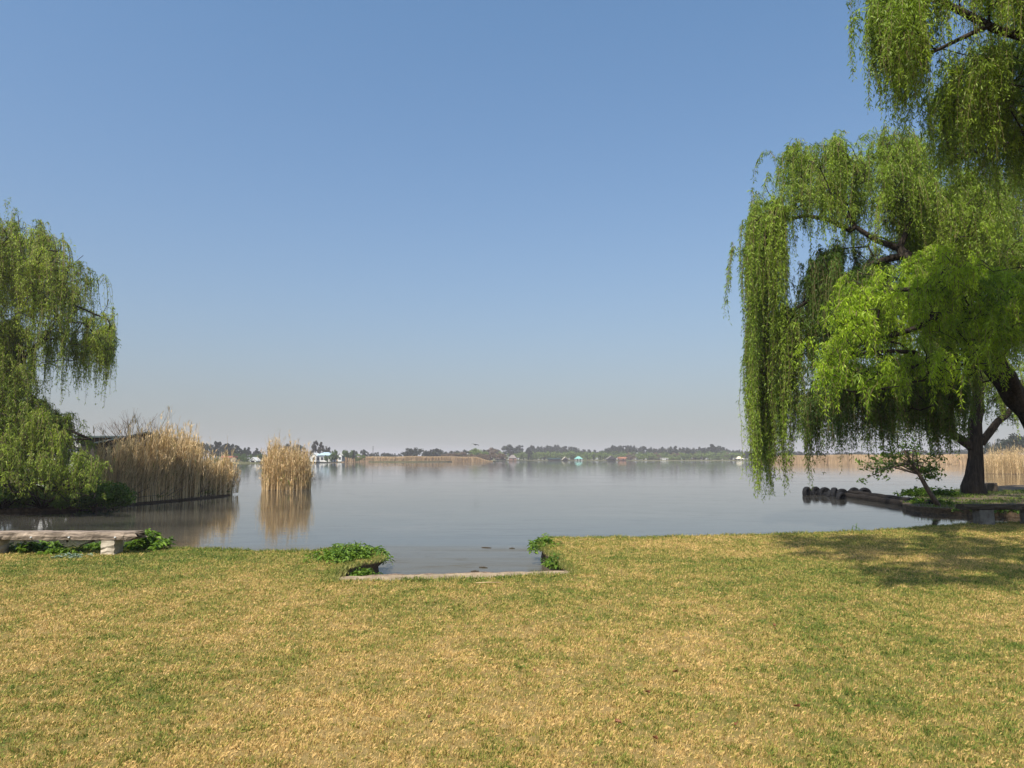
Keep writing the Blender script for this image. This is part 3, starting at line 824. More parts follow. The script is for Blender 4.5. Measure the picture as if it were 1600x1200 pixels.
# ------------------------------------------------------------------ bushes and small trees
random.seed(5); RNG = np.random.default_rng(5)
def leaf_cloud(name, parent, centres, radii, per, size, mat, tint=(0.3, 0.8), flat=1.0, shell=True):
    C = np.repeat(np.array(centres, float), per, axis=0); Rr = np.repeat(np.array(radii, float), per)
    n = len(C)
    d = RNG.normal(0, 1, (n, 3)); d /= np.linalg.norm(d, axis=1)[:, None]
    r = Rr * (RNG.random(n) ** (0.35 if shell else 0.6))
    P = C + d * r[:, None] * np.array([1, 1, flat])
    a = RNG.normal(0, 1, (n, 3)); a /= np.linalg.norm(a, axis=1)[:, None]
    b = RNG.normal(0, 1, (n, 3)); b -= (a * b).sum(1)[:, None] * a; b /= np.linalg.norm(b, axis=1)[:, None]
    s = size * RNG.uniform(0.6, 1.3, n)[:, None]
    V = np.stack([P - a * s * 0.5, P + b * s * 0.25, P + a * s * 0.5, P - b * s * 0.25], 1).reshape(-1, 3)
    ct = np.repeat(RNG.uniform(tint[0], tint[1], len(centres)), per)
    T = np.clip(ct + RNG.normal(0, 0.12, n), 0, 1)
    return np_mesh(name, V, np.arange(n)[:, None] * 4 + np.arange(4), None, [mat], {'tint': np.repeat(T, 4)}, None, parent)

def sapling():
    b = np.append(ground(1466, 790, 0.2)[:2], 0.2)
    r = empty('sapling', b, 'small leaning sapling with sparse leaves at the tip of the spit', 'tree')
    Y = b[1]
    mb = MB()
    pts = [at(1466, 790, Y), at(1450, 765, Y), at(1437, 742, Y), at(1425, 725, Y), at(1412, 704, Y)]
    mb.tube([np.array(p) - b for p in pts], [0.10, 0.085, 0.07, 0.05, 0.03], 7, wob=0.1)
    cents = []
    for k in range(34):
        px, py = random.choice([(1360, 728, ), (1385, 735), (1400, 715), (1420, 700), (1445, 715), (1462, 735), (1440, 745), (1375, 712)])
        px += random.gauss(0, 12); py += random.gauss(0, 9)
        p = np.array(at(px, py, Y + random.gauss(0, 0.5))) - b
        q = np.array(pts[random.choice([2, 3, 4])]) - b
        mid = (p + q) / 2 + np.array([0, 0, 0.15])
        mb.tube([q, mid, p], [0.022, 0.014, 0.006], 4)
        cents.append(p); cents.append((p + mid) / 2)
    mb.build('trunk', M['bark_pale'], r)
    leaf_cloud('crown', r, cents, [0.28] * len(cents), 22, 0.12, M['weed'], (0.2, 0.8), 0.5, False)
sapling()

def bush(px, py, Yo, w, h, label, mat='willow_leaf', n=16, name='bush'):
    g = ground(px, py, SZ); b = np.array([g[0], g[1] + Yo, SZ])
    r = empty(name, b, label, 'bush', 'dense bushes under the left willow')
    C_ = []; R_ = []; mb = MB()
    for k in range(n):
        a = random.uniform(0, 6.28); q = random.random() ** 0.5
        c = np.array([math.cos(a) * q * w / 2, math.sin(a) * q * w * 0.35, h * random.uniform(0.15, 0.85) * (1 - 0.35 * q * q)])
        C_.append(c); R_.append(random.uniform(0.28, 0.5)); mb.tube([(0, 0, 0), c * 0.5 + np.array([0, 0, 0.1]), c], [0.03, 0.02, 0.008], 4)
    mb.build('branches', M['bark'], r)
    leaf_cloud('foliage', r, C_, R_, 260, 0.11, M[mat], (0.1, 0.7), 0.8, False)
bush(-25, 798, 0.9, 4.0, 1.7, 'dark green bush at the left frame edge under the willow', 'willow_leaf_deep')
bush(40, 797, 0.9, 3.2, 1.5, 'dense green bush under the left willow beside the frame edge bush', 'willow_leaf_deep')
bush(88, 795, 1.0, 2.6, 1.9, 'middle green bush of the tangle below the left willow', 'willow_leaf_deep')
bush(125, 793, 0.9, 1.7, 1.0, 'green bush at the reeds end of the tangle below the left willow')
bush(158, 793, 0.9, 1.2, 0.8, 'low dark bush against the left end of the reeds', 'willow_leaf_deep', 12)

def weed_clump(px, py, z, Y_off, w, h, n, label, mat='weed', leaf=0.13, group='leafy weeds at the water edge', name='weed_clump', depth=None, drop=0.0):
    b = np.append(ground(px, py, z)[:2], z - 0.02 - drop); b[1] += Y_off
    V = []; T = []; SV = []
    cnt = 0
    for k in range(n):
        bx = random.gauss(0, w * 0.28); by = random.gauss(0, (depth or w * 0.5) * 0.3)
        top = h * random.uniform(0.35, 1.0) * (1 - 0.5 * min(1, abs(bx) / (w * 0.6)))
        lx = bx + random.gauss(0, 0.05); ly = by + random.gauss(0, 0.05)
        SV += [(bx - .006, by, 0), (bx + .006, by, 0), (lx + .003, ly, top), (lx - .003, ly, top)]
        t0 = random.random() * 0.5 + 0.25
        for j in range(9):
            zz = top * random.uniform(0.35, 1.02); az = random.uniform(0, 2 * math.pi)
            f = zz / top
            c = np.array([bx + (lx - bx) * f, by + (ly - by) * f, zz])
            el = random.uniform(-0.3, 0.9)
            d = np.array([math.cos(az) * math.cos(el), math.sin(az) * math.cos(el), math.sin(el)])
            s = np.array([-math.sin(az), math.cos(az), random.uniform(-0.3, 0.3)])
            L = leaf * random.uniform(0.5, 1.2); W = L * 0.42
            m1 = c + d * L * 0.35; m2 = c + d * L * 0.7 - np.array([0, 0, 0.02 * L / 0.1]); tip = c + d * L - np.array([0, 0, 0.05 * L / 0.1])
            V += [c, m1 - s * W / 2, m2 - s * W * 0.42, tip, m2 + s * W * 0.42, m1 + s * W / 2]
            T += [min(1, max(0, t0 + random.gauss(0, 0.15)))] * 6; cnt += 1
    idx = np.arange(cnt)[:, None] * 6
    quads = np.vstack([idx + np.array([0, 1, 2, 3]), idx + np.array([0, 3, 4, 5])])
    ns = len(SV) // 4
    quads = np.vstack([quads, np.arange(ns)[:, None] * 4 + np.arange(4) + len(V)])
    o = np_mesh(name, np.array(V + SV), quads, None, [M[mat]], {'tint': np.array(T + [0.4] * len(SV))})
    o.location = b
    tag(o, label, 'plant', group)
weed_clump(541, 872, LZ, 0.0, 0.75, 0.27, 150, 'broad-leafed weeds on the left corner of the boat inlet', depth=1.0, leaf=0.09)
weed_clump(578, 878, 0.18, 0.0, 0.5, 0.27, 130, 'weeds spilling over the left bank of the inlet towards the water', depth=0.9, leaf=0.09)
weed_clump(572, 884, LZ, 0.0, 0.5, 0.28, 90, 'low weeds at the waterline below the left inlet bank', depth=0.3, leaf=0.08, drop=0.26)
weed_clump(548, 891, LZ, 0.0, 0.3, 0.2, 40, 'sparse weeds on the cut soil face beside the edging end', depth=0.25, leaf=0.07, drop=0.24)
weed_clump(850, 858, LZ - 0.08, 0.0, 0.40, 0.30, 90, 'upright weeds on the outer right corner of the boat inlet', depth=0.8, leaf=0.09)
weed_clump(872, 884, 0.16, 0.0, 0.32, 0.22, 80, 'weeds on the right bank of the inlet beside the edging', depth=0.9, leaf=0.08)
weed_clump(228, 859, LZ, 0.1, 0.55, 0.40, 75, 'leafy weed clump behind the broken end of the left bench', depth=0.5)
weed_clump(45, 863, LZ, 0.1, 0.7, 0.20, 70, 'broad leaves under the left bench near its left leg', depth=0.5)
weed_clump(92, 865, LZ, 0.0, 0.6, 0.17, 55, 'low weeds under the middle of the left bench', depth=0.4, leaf=0.09)
weed_clump(146, 861, LZ, 0.2, 0.6, 0.18, 55, 'weeds under the left bench beside its concrete leg', depth=0.4, leaf=0.09)
M['sage'] = leafy('sage_leaf', (0.12, 0.18, 0.12), (0.30, 0.36, 0.28), 0.2)
weed_clump(120, 869, LZ, -0.1, 0.5, 0.07, 30, 'grey-green rosette weed on the lawn before the left bench', 'sage', 0.10, depth=0.25)
weed_clump(1462, 788, 0.18, 0.5, 1.2, 0.22, 60, 'dark low bush at the end of the timber breakwater', 'willow_leaf_deep', 0.2, None, 'low_bush', depth=1.2)  # deep leaf tone puts the spit's shade into the colour
weed_clump(1455, 776, 0.2, 0.3, 2.6, 0.5, 120, 'dark bush between the sapling and the spit trunk', 'willow_leaf_deep', 0.2, None, 'low_bush', depth=1.2)  # darker leaf here too, in place of shade falling on the spit
weed_clump(1560, 800, 0.2, 0.3, 2.0, 0.25, 70, 'bright green weeds on the spit behind the right bench', 'weed', 0.15, depth=0.6)
weed_clump(1335, 832, LZ - 0.05, 0, 0.12, 0.35, 5, 'thin sprig standing at the lawn edge by the water', 'weed', 0.05, None, 'grass_sprig', depth=0.1)

# ------------------------------------------------------------------ reeds
def reeds(name, parent, xy, zb, hfun, mats, lean=0.10, width=0.022, plume=0.35, leaves=5, leaf_len=0.55, tint=None, green=0.06, droop=0.5):
    n = len(xy); x = xy[:, 0]; y = xy[:, 1]
    h = hfun(x, y) * (0.45 + 0.55 * RNG.random(n) ** 0.9) * 1.06
    az = RNG.uniform(0, 2 * np.pi, n); ln = np.abs(RNG.normal(0, lean, n))
    K = 6
    t = np.linspace(0, 1, K)[None, :]
    cx = x[:, None] + (np.cos(az) * ln * h)[:, None] * t ** 1.8
    cy = y[:, None] + (np.sin(az) * ln * h)[:, None] * t ** 1.8
    cz = zb + h[:, None] * t * (1 - 0.5 * ln[:, None] * t)
    w = (width * RNG.uniform(0.6, 1.2, n))[:, None] * (1 - 0.7 * t) / 2
    a2 = RNG.uniform(0, np.pi, n)[:, None]
    L_ = np.stack([cx - np.cos(a2) * w, cy - np.sin(a2) * w, cz + 0 * w], 2); R_ = np.stack([cx + np.cos(a2) * w, cy + np.sin(a2) * w, cz + 0 * w], 2)
    V = np.concatenate([L_[:, :, None, :], R_[:, :, None, :]], 2).reshape(n, 2 * K, 3)
    bq = np.array([[2 * k, 2 * k + 1, 2 * k + 3, 2 * k + 2] for k in range(K - 1)])
    Q = (np.arange(n)[:, None, None] * 2 * K + bq[None]).reshape(-1, 4)
    tn = RNG.random(n) if tint is None else tint
    T = np.repeat(tn, 2 * K); V = V.reshape(-1, 3)
    MI = np.zeros(len(Q), int)
    # leaves on the stems
    m = n * leaves; ii = np.repeat(np.arange(n), leaves); tt = RNG.uniform(0.15, 0.95, m)
    bx = x[ii] + np.cos(az[ii]) * ln[ii] * h[ii] * tt ** 1.8; by = y[ii] + np.sin(az[ii]) * ln[ii] * h[ii] * tt ** 1.8; bz = zb + h[ii] * tt * (1 - 0.5 * ln[ii] * tt)
    la = RNG.uniform(0, 2 * np.pi, m); el = RNG.uniform(0.85, 1.45, m); LL = leaf_len * RNG.uniform(0.4, 1.1, m)
    d = np.stack([np.cos(la) * np.cos(el), np.sin(la) * np.cos(el), np.sin(el)], 1); s = np.stack([-np.sin(la), np.cos(la), RNG.uniform(-0.5, 0.5, m)], 1) * (width * 0.33)
    B = np.stack([bx, by, bz], 1)
    mid = B + d * LL[:, None] * 0.5; tip = B + d * LL[:, None] - np.array([0, 0, 1]) * (LL * RNG.uniform(0, droop * 1.6, m))[:, None]
    V2 = np.stack([B, mid - s, tip, mid + s], 1).reshape(-1, 3)
    Q2 = np.arange(m)[:, None] * 4 + np.arange(4) + len(V)
    T2 = np.repeat(np.clip(tn[ii] + RNG.normal(0, 0.2, m), 0, 1), 4)
    MI2 = (RNG.random(m) < green * 2 * (1 - tt)).astype(int)
    V = np.vstack([V, V2]); Q = np.vstack([Q, Q2]); T = np.concatenate([T, T2]); MI = np.concatenate([MI, MI2])
    # plumes
    k = np.where(RNG.random(n) < plume)[0]; pn = len(k) * 7; kk = np.repeat(k, 7)
    tx = cx[kk, -1]; ty = cy[kk, -1]; tz = cz[kk, -1] - 0.02
    la = RNG.uniform(0, 2 * np.pi, pn); el = RNG.uniform(0.5, 1.5, pn); LL = RNG.uniform(0.1, 0.28, pn)
    off = RNG.uniform(-0.22, 0.05, pn)
    B = np.stack([tx, ty, tz + off], 1)
    d = np.stack([np.cos(la) * np.cos(el), np.sin(la) * np.cos(el), np.sin(el)], 1); s = np.stack([-np.sin(la), np.cos(la), 0 * la], 1) * 0.014
    V3 = np.stack([B, B + d * LL[:, None] * .5 - s, B + d * LL[:, None], B + d * LL[:, None] * .5 + s], 1).reshape(-1, 3)
    Q3 = np.arange(pn)[:, None] * 4 + np.arange(4) + len(V)
    V = np.vstack([V, V3]); Q = np.vstack([Q, Q3]); T = np.concatenate([T, np.full(pn * 4, 0.55)]); MI = np.concatenate([MI, np.zeros(pn, int)])
    return np_mesh(name, V, Q, None, mats, {'tint': T}, MI, parent)
def sample_poly(poly, n):
    return poly_sample([(p[0], p[1]) for p in poly], n)
# left bed
e = [np.array(g2(p, q, 0)) for p, q in ((140, 796), (200, 789), (245, 785), (290, 781), (330, 777), (356, 774.5))]
deep = [p + np.array([0.3 - 0.6 * i * 0.0, 5.0]) * (1 - 0.13 * i) + np.array([-1.2 + 0.2 * i, 0]) for i, p in enumerate(e)]
bed = [p + np.array([0, 0.1]) for p in e] + deep[::-1]
xy = sample_poly(bed, 5200)
cl = sample_poly(bed, 260); xy[:3400] = cl[RNG.integers(0, 260, 3400)] + RNG.normal(0, 0.09, (3400, 2))
xy2 = np.array([e[i % 5] + (e[i % 5 + 1] - e[i % 5]) * random.random() + np.array([random.gauss(0, .12), abs(random.gauss(0, .35))]) for i in range(1500)])
xy = np.vstack([xy[:4000], xy2[:800]])
pxx = 800 + xy[:, 0] / xy[:, 1] * FPX; xy = xy[RNG.random(len(xy)) < np.interp(pxx, [140, 300, 322, 360], [1, 1, 0.55, 0.3])]
def h_left(x, y):
    px = 800 + x / y * FPX
    prof = np.interp(px, [120, 150, 180, 230, 262, 290, 310, 330, 350, 380], [1.9, 2.3, 2.35, 2.4, 2.85, 2.8, 2.5, 2.0, 1.7, 1.3])
    prof = prof * (0.8 + 0.25 * RNG.random(len(x)))
    return prof * (1 + 0.14 * np.sin(x * 4.3 + 1.5 * np.sin(y * 2)) + 0.12 * np.sin(x * 9.7 + y * 4)) * np.where(RNG.random(len(x)) < 0.05, 1.42, 1.0)
ob = reeds('reed_bed', None, xy, SZ - 0.05, h_left, [M['reed'], M['weed']], 0.12, 0.036, 0.5, 5, 0.65, green=0.06, droop=0.22)
tag(ob, 'tall dry golden reeds along the left bank before the shed', 'reeds', None, 'stuff')
# fallen and slanting reed stems at the foot
mb = MB()
for k in range(60):
    px = random.uniform(150, 350); j = (px - 140) / 216; q = np.interp(px, [140, 200, 245, 290, 330, 356], [796, 789, 785, 781, 777, 774.5])
    p = ground(px, q, 0); a = random.uniform(0, 2 * math.pi); L = random.uniform(0.5, 1.4); el = random.uniform(0.0, 0.7)
    p0 = np.array([p[0], p[1] + random.uniform(0.0, 0.3), 0.05 + random.random() * 0.2])
    p1 = p0 + np.array([math.cos(a) * math.cos(el), abs(math.sin(a)) * 0.3 * math.cos(el), math.sin(el)]) * L
    mb.tube([p0, (p0 + p1) / 2 + np.array([0, 0, 0.04]), p1], [0.014, 0.011, 0.007], 4)
tag(mb.build('fallen_reeds', M['bark_pale']), 'broken reed stems lying along the muddy foot of the reeds', 'reeds', None, 'stuff')
# small clump at the tip of the bed and the island
def reed_clump(px, py, w, depth, n, hm, label, prof=None, green=0.08, loc_z=-0.1, lean=0.14):
    b = ground(px, py, 0); root = empty('reed_clump', (b[0], b[1] + depth / 2, 0), label, 'reeds', 'reed clumps standing in the water')
    a = RNG.uniform(0, 2 * np.pi, n); r = np.sqrt(RNG.random(n))
    xy = np.stack([np.cos(a) * r * w / 2, np.sin(a) * r * depth / 2], 1)
    def hf(x, y):
        u = x / (w / 2)
        base = hm * (1 - 0.10 * u * u) if prof is None else hm * np.interp(u, *prof)
        rr = np.sqrt((x / (w / 2)) ** 2 + (y / (depth / 2)) ** 2)
        base = base * (1 - 0.38 * np.clip(rr, 0, 1) ** 4 * RNG.random(len(x)))
        return base * (1 + 0.11 * np.sin(x * 6 + 2 * np.sin(y * 3)) + 0.08 * np.sin(x * 17 + 1)) * np.where(RNG.random(len(x)) < 0.06, 1.32, 1.0)
    reeds('stems', root, xy, loc_z, hf, [M['reed'], M['weed']], lean, 0.034, 0.4, 5, 0.6, green=green)
    mb = MB()
    mb.tube([(-w * 0.46, 0.0, -0.05), (-w * 0.2, 0, 0.0), (w * 0.2, 0, 0.0), (w * 0.46, 0, -0.05)], [depth * 0.1, depth * 0.42, depth * 0.42, depth * 0.1], 14, wob=0.1)
    for i in range(len(mb.v)):
        v = mb.v[i]; mb.v[i] = (v[0], v[1], 0.06 * max(-1, min(1, v[2] / (depth * 0.3))) + 0.01)
    mb.build('root_mat', M['soil'], root)
    return root
reed_clump(440, 766.5, 2.95, 2.0, 1700, 2.8, 'isolated island of golden reeds standing in open water', (np.array([-1, -0.7, -0.4, 0, 0.5, 0.85, 1]), np.array([0.8, 1.2, 1.02, 0.9, 0.97, 0.85, 0.62])), 0.10)
reed_clump(345, 774, 0.9, 0.7, 260, 2.1, 'small thin reed clump at the lake end of the left reed bed', None, 0.2, -0.1, 0.16)
b = ground(1600, 741, 0)
reed_clump(1602, 741, 6.5, 5, 1500, 3.1, 'hazy golden reeds at the right edge behind the spit trunk', None, 0.02, 0.0)

# far reed beds: long masses seen edge on
def far_bed(px0, px1, py, z_top, depth, n, label):
    a = np.array(g2(px0, py[0], 0)); b = np.array(g2(px1, py[1], 0))
    t = RNG.random(n); dpt = RNG.random(n) ** 1.5 * depth
    x = a[0] + (b[0] - a[0]) * t; y = a[1] + (b[1] - a[1]) * t + dpt
    env = np.clip(np.minimum(t, 1 - t) * 9, 0.25, 1)
    h = z_top * env * RNG.uniform(0.8, 1.05, n) * (1 + 0.05 * np.sin(x * 0.11) + 0.04 * np.sin(x * 0.37 + 1))
    w = 0.35 * RNG.uniform(0.6, 1.3, n); ang = RNG.uniform(0, np.pi, n)
    dx = np.cos(ang) * w / 2; dy = np.sin(ang) * w / 2; lx = RNG.normal(0, 0.25, n)
    V = np.stack([np.stack([x - dx, y - dy, 0 * x + 0.0], 1), np.stack([x + dx, y + dy, 0 * x + 0.0], 1),
                  np.stack([x + dx * 0.6 + lx, y + dy * 0.6, h * 0.94], 1), np.stack([x - dx * 0.3 + lx, y - dy * 0.3, h], 1)], 1).reshape(-1, 3)
    T = np.clip(0.55 + 0.25 * np.sin(x * 0.05) + RNG.normal(0, 0.2, n), 0, 1)
    o = np_mesh('reed_bed', V, np.arange(n)[:, None] * 4 + np.arange(4), None, [M['reed_far']], {'tint': np.repeat(T, 4)})
    tag(o, label, 'reeds', None, 'stuff')
far_bed(508, 768, (722.4, 721.8), 2.75, 22, 26000, 'long tan reed bed across the far shore right of the white house')
far_bed(1212, 1500, (724.2, 724.9), 3.0, 20, 20000, 'tan reed bed on the far shore behind the right willow')
far_bed(1480, 1760, (725.5, 728), 3.0, 15, 14000, 'tan reed bed far right behind the spit')

# bare shrub in the reeds
def bare_shrub():
    b = np.array([X_at(205, 36), 36.0, SZ])
    r = empty('bare_shrub', b, 'leafless twiggy shrub rising above the left reeds by the shed', 'shrub')
    mb = MB(); cents = []
    def grow(p, d, L, rad, lvl):
        q = p + d * L
        m_ = (p + q) / 2 + np.array([random.gauss(0, .03) for _ in range(3)]) * L
        mb.tube([p, m_, q], [rad, rad * 0.85, rad * 0.65], 4)
        if lvl == 0: cents.append(q); return
        for _ in range(random.choice((2, 3, 3))):
            dd = d + np.array([random.gauss(0, .38), random.gauss(0, .38), random.gauss(0.1, .15)]); dd /= np.linalg.norm(dd)
            grow(q, dd, L * random.uniform(0.6, 0.85), rad * 0.62, lvl - 1)
    for k in range(5):
        d = np.array([random.gauss(0, .25), random.gauss(0, .3), 1.3]); d /= np.linalg.norm(d)
        grow(np.array([random.gauss(0, .15), random.gauss(0, .15), 0]), d, 1.35, 0.03, 4)
    mb.build('branches', M['bark_pale'], r)
bare_shrub()

# ------------------------------------------------------------------ benches
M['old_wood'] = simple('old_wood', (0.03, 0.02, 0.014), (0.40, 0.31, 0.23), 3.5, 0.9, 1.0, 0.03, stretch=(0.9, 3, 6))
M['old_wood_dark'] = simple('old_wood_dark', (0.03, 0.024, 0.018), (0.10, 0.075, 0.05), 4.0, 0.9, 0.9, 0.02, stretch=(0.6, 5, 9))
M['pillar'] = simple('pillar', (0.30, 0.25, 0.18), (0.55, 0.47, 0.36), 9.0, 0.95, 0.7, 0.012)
M['pillar_shaded'] = simple('pillar_shaded', (0.10, 0.09, 0.075), (0.22, 0.20, 0.17), 9.0, 0.95, 0.7, 0.012)  # same concrete as the other legs, darkened to put shade into the colour
def log_slab(L, D, H, rough_front=0.03):
    nx = int(L / 0.05); ring = [(-D / 2, -H * 0.42), (-D / 2 - 0.01, 0.0), (-D / 2 + 0.01, H * 0.46), (-D / 2 + 0.05, H * 0.5), (0, H * 0.5), (D / 2 - 0.03, H * 0.49), (D / 2, H * 0.3), (D / 2, -H * 0.3), (D * 0.3, -H * 0.5), (-D * 0.3, -H * 0.52)]
    m = len(ring); vs = []; ph = [random.random() * 6 for _ in ring]
    for i in range(nx + 1):
        x = -L / 2 + L * i / nx
        for k, (y, z) in enumerate(ring):
            a = rough_front if k in (0, 1, 2, 9) else 0.006
            vs.append((x, y + a * (0.5 * math.sin(x * 9 + ph[k]) + random.gauss(0, 0.35)), z + a * 0.6 * (0.5 * math.sin(x * 13 + ph[k] * 2) + random.gauss(0, 0.3))))
    fs = []
    for i in range(nx):
        for k in range(m):
            k2 = (k + 1) % m; fs.append((i * m + k, (i + 1) * m + k, (i + 1) * m + k2, i * m + k2))
    fs.append(tuple(range(m))); fs.append(tuple(nx * m + k for k in range(m - 1, -1, -1)))
    return vs, fs
def pillar_mb(x, y, w, d, h, z0=-0.05):
    mb = MB(); n = 7; prof = [(-1, -1), (0, -1.03), (1, -1), (1.03, 0), (1, 1), (0, 1.03), (-1, 1), (-1.03, 0)]
    vs = []
    for i in range(n + 1):
        for (a, b_) in prof:
            vs.append((x + a * w / 2 + random.gauss(0, .006), y + b_ * d / 2 + random.gauss(0, .006), z0 + (h - z0) * i / n + (random.gauss(0, .006) if i < n else 0)))
    fs = [(i * 8 + k, i * 8 + (k + 1) % 8, (i + 1) * 8 + (k + 1) % 8, (i + 1) * 8 + k) for i in range(n) for k in range(8)]
    fs += [tuple(range(7, -1, -1)), tuple(n * 8 + k for k in range(8))]
    mb.add(vs, fs); return mb
def bench_left():
    Yb = ground(180, 866, LZ)[1]
    xr = X_at(222, Yb); L = 3.9; cx = xr - L / 2
    top = z_at(831, Yb) - LZ; H = 0.14; D = 0.34
    b = (cx, Yb + 0.12, LZ)
    r = empty('log_bench', b, 'weathered log plank bench on concrete legs at the left water edge', 'bench')
    vs, fs = log_slab(L, D, H, 0.014)
    # broken right end
    v2 = []
    for v in vs:
        x, y, z = v
        if x > L / 2 - 0.16: x += 0.10 * math.sin(z * 60 + y * 21) * ((x - (L / 2 - 0.16)) / 0.16) - 0.03
        v2.append((x, y, z + top - H / 2))
    mb = MB(); mb.add(v2, fs, 0, False); seat = mb.build('seat', M['old_wood'], r)
    mb = MB()   # splintered dark end
    for k in range(9):
        y = -D * 0.45 + D * 0.9 * k / 8; z = top - H * random.uniform(0.15, 0.85)
        mb.tube([(L / 2 - 0.08, y, z), (L / 2 + random.uniform(0.0, 0.05), y, z + random.gauss(0, .01))], [0.028, 0.008], 5)
    mb.build('splintered_end', M['old_wood_dark'], seat)
    lx = X_at(180, Yb) - cx
    pillar_mb(lx, -0.02, 0.22, 0.30, top - H - 0.0).build('leg', M['pillar'], r)
    lx2 = X_at(2, Yb) - cx
    pillar_mb(lx2, -0.02, 0.22, 0.30, top - H - 0.0).build('leg', M['pillar'], r)
    mb = MB()
    p0 = np.array([X_at(156, Yb) - cx, -0.1, top - H - 0.005]); p1 = np.array([X_at(134, Yb) - cx, -0.12, top - H - 0.09])
    mb.tube([p0, (p0 + p1) / 2, p1], [0.022, 0.012, 0.005], 5)
    mb.build('splinter', M['old_wood_dark'], seat); mb = MB()
    p0 = np.array([X_at(113, Yb) - cx, -0.08, top - H + 0.01]); mb.tube([p0, p0 + np.array([0.01, 0, -0.05])], [0.03, 0.012], 5)
    mb.build('splinter', M['old_wood_dark'], seat)
    for px in (14, 63, 121, 192):
        mb = MB(); mb.tube([(X_at(px, Yb) - cx, -D / 2 - 0.03, top - H * 0.62), (X_at(px, Yb) - cx, -D / 2 + 0.03, top - H * 0.62)], [0.014, 0.014], 8)
        mb.build('bolt', M['pale_metal'], seat)
M['pale_metal'] = simple('pale_metal', (0.45, 0.45, 0.44), (0.7, 0.7, 0.68), 20, 0.5, 0.1)
bench_left()
def bench_right():
    Yb = ground(1532, 820, LZ)[1]
    x0 = X_at(1497, Yb); L = 3.2; cx = x0 + L / 2; H = 0.13; D = 0.36
    top = z_at(788, Yb) - LZ
    r = empty('log_bench', (cx, Yb + 0.12, LZ), 'shaded dark plank bench on shade-darkened concrete legs at the right edge', 'bench')
    vs, fs = log_slab(L, D, H, 0.015)
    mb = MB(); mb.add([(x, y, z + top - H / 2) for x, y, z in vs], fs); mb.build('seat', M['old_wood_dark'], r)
    pillar_mb(X_at(1532, Yb) - cx, -0.02, 0.36, 0.3, top - H).build('leg', M['pillar_shaded'], r)
    pillar_mb(X_at(1606, Yb) - cx, -0.02, 0.36, 0.3, top - H).build('leg', M['pillar_shaded'], r)
bench_right()

# stump by the spit trunk
def stump():
    b = ground(1549, 768, 0.2)
    r = empty('tree_stump', (b[0], b[1], 0.2), 'short dark stump beside the spit willow trunk', 'stump')
    mb = MB(); mb.tube([(0, 0, -0.1), (0.02, 0, 0.15), (0, 0, 0.42)], [0.34, 0.29, 0.27], 12, wob=0.12); mb.build('stump_wood', M['old_wood_dark'], r)
    mb = MB(); mb.tube([(0, 0, 0.42), (0, 0, 0.44)], [0.25, 0.24], 12, wob=0.08); mb.build('cut_top', M['old_wood'], r)
stump()

# ------------------------------------------------------------------ breakwater and tyres
M['shaded_wood'] = simple('shaded_wood', (0.008, 0.007, 0.006), (0.035, 0.028, 0.022), 4.0, 0.85, 0.8, 0.02, stretch=(3, 3, 3), spec=0.06)  # near black: the tree's shade is put into the log colour
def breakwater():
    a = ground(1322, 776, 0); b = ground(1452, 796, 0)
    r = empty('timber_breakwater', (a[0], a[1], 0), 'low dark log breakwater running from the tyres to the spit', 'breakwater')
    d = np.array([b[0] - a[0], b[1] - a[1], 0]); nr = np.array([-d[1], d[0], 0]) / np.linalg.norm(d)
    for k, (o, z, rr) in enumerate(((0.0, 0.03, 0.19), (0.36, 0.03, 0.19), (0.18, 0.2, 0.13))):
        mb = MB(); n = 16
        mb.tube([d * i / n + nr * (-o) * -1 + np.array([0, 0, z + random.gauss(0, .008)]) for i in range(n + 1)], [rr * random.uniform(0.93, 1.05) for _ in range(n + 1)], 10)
        mb.build('log', M['shaded_wood'], r)
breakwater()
def tyre_mesh():
    mb = MB(); seg = 40; prof = [(0.17, -0.08), (0.26, -0.105), (0.31, -0.09), (0.325, -0.05), (0.325, 0.05), (0.31, 0.09), (0.26, 0.105), (0.19, 0.08), (0.21, 0.04), (0.29, 0.03), (0.29, -0.03), (0.21, -0.04)]
    m = len(prof); vs = []
    for i in range(seg):
        a = 2 * math.pi * i / seg
        for k, (r_, w) in enumerate(prof):
            rr = r_ + (0.010 if (k in (3, 4, 2, 5) and i % 2) else 0)
            vs.append((rr * math.cos(a), w, rr * math.sin(a)))
    fs = [(i * m + k, ((i + 1) % seg) * m + k, ((i + 1) % seg) * m + (k + 1) % m, i * m + (k + 1) % m) for i in range(seg) for k in range(m)]
    mb.add(vs, fs, 0, False); return mb
M['rubber'] = simple('rubber', (0.008, 0.008, 0.009), (0.025, 0.025, 0.027), 6, 0.8, 0.3, 0.01, spec=0.06)
tb = tyre_mesh()
proto = tb.build('tyre', M['rubber'])
fb = MB(); fb.tube([(0, -0.05, 0), (0, 0.05, 0)], [0.2, 0.2], 16)  # added disc filling the hole, standing in for the dark tyre interior
fb.build('hole_shade', M['rubber'], proto)
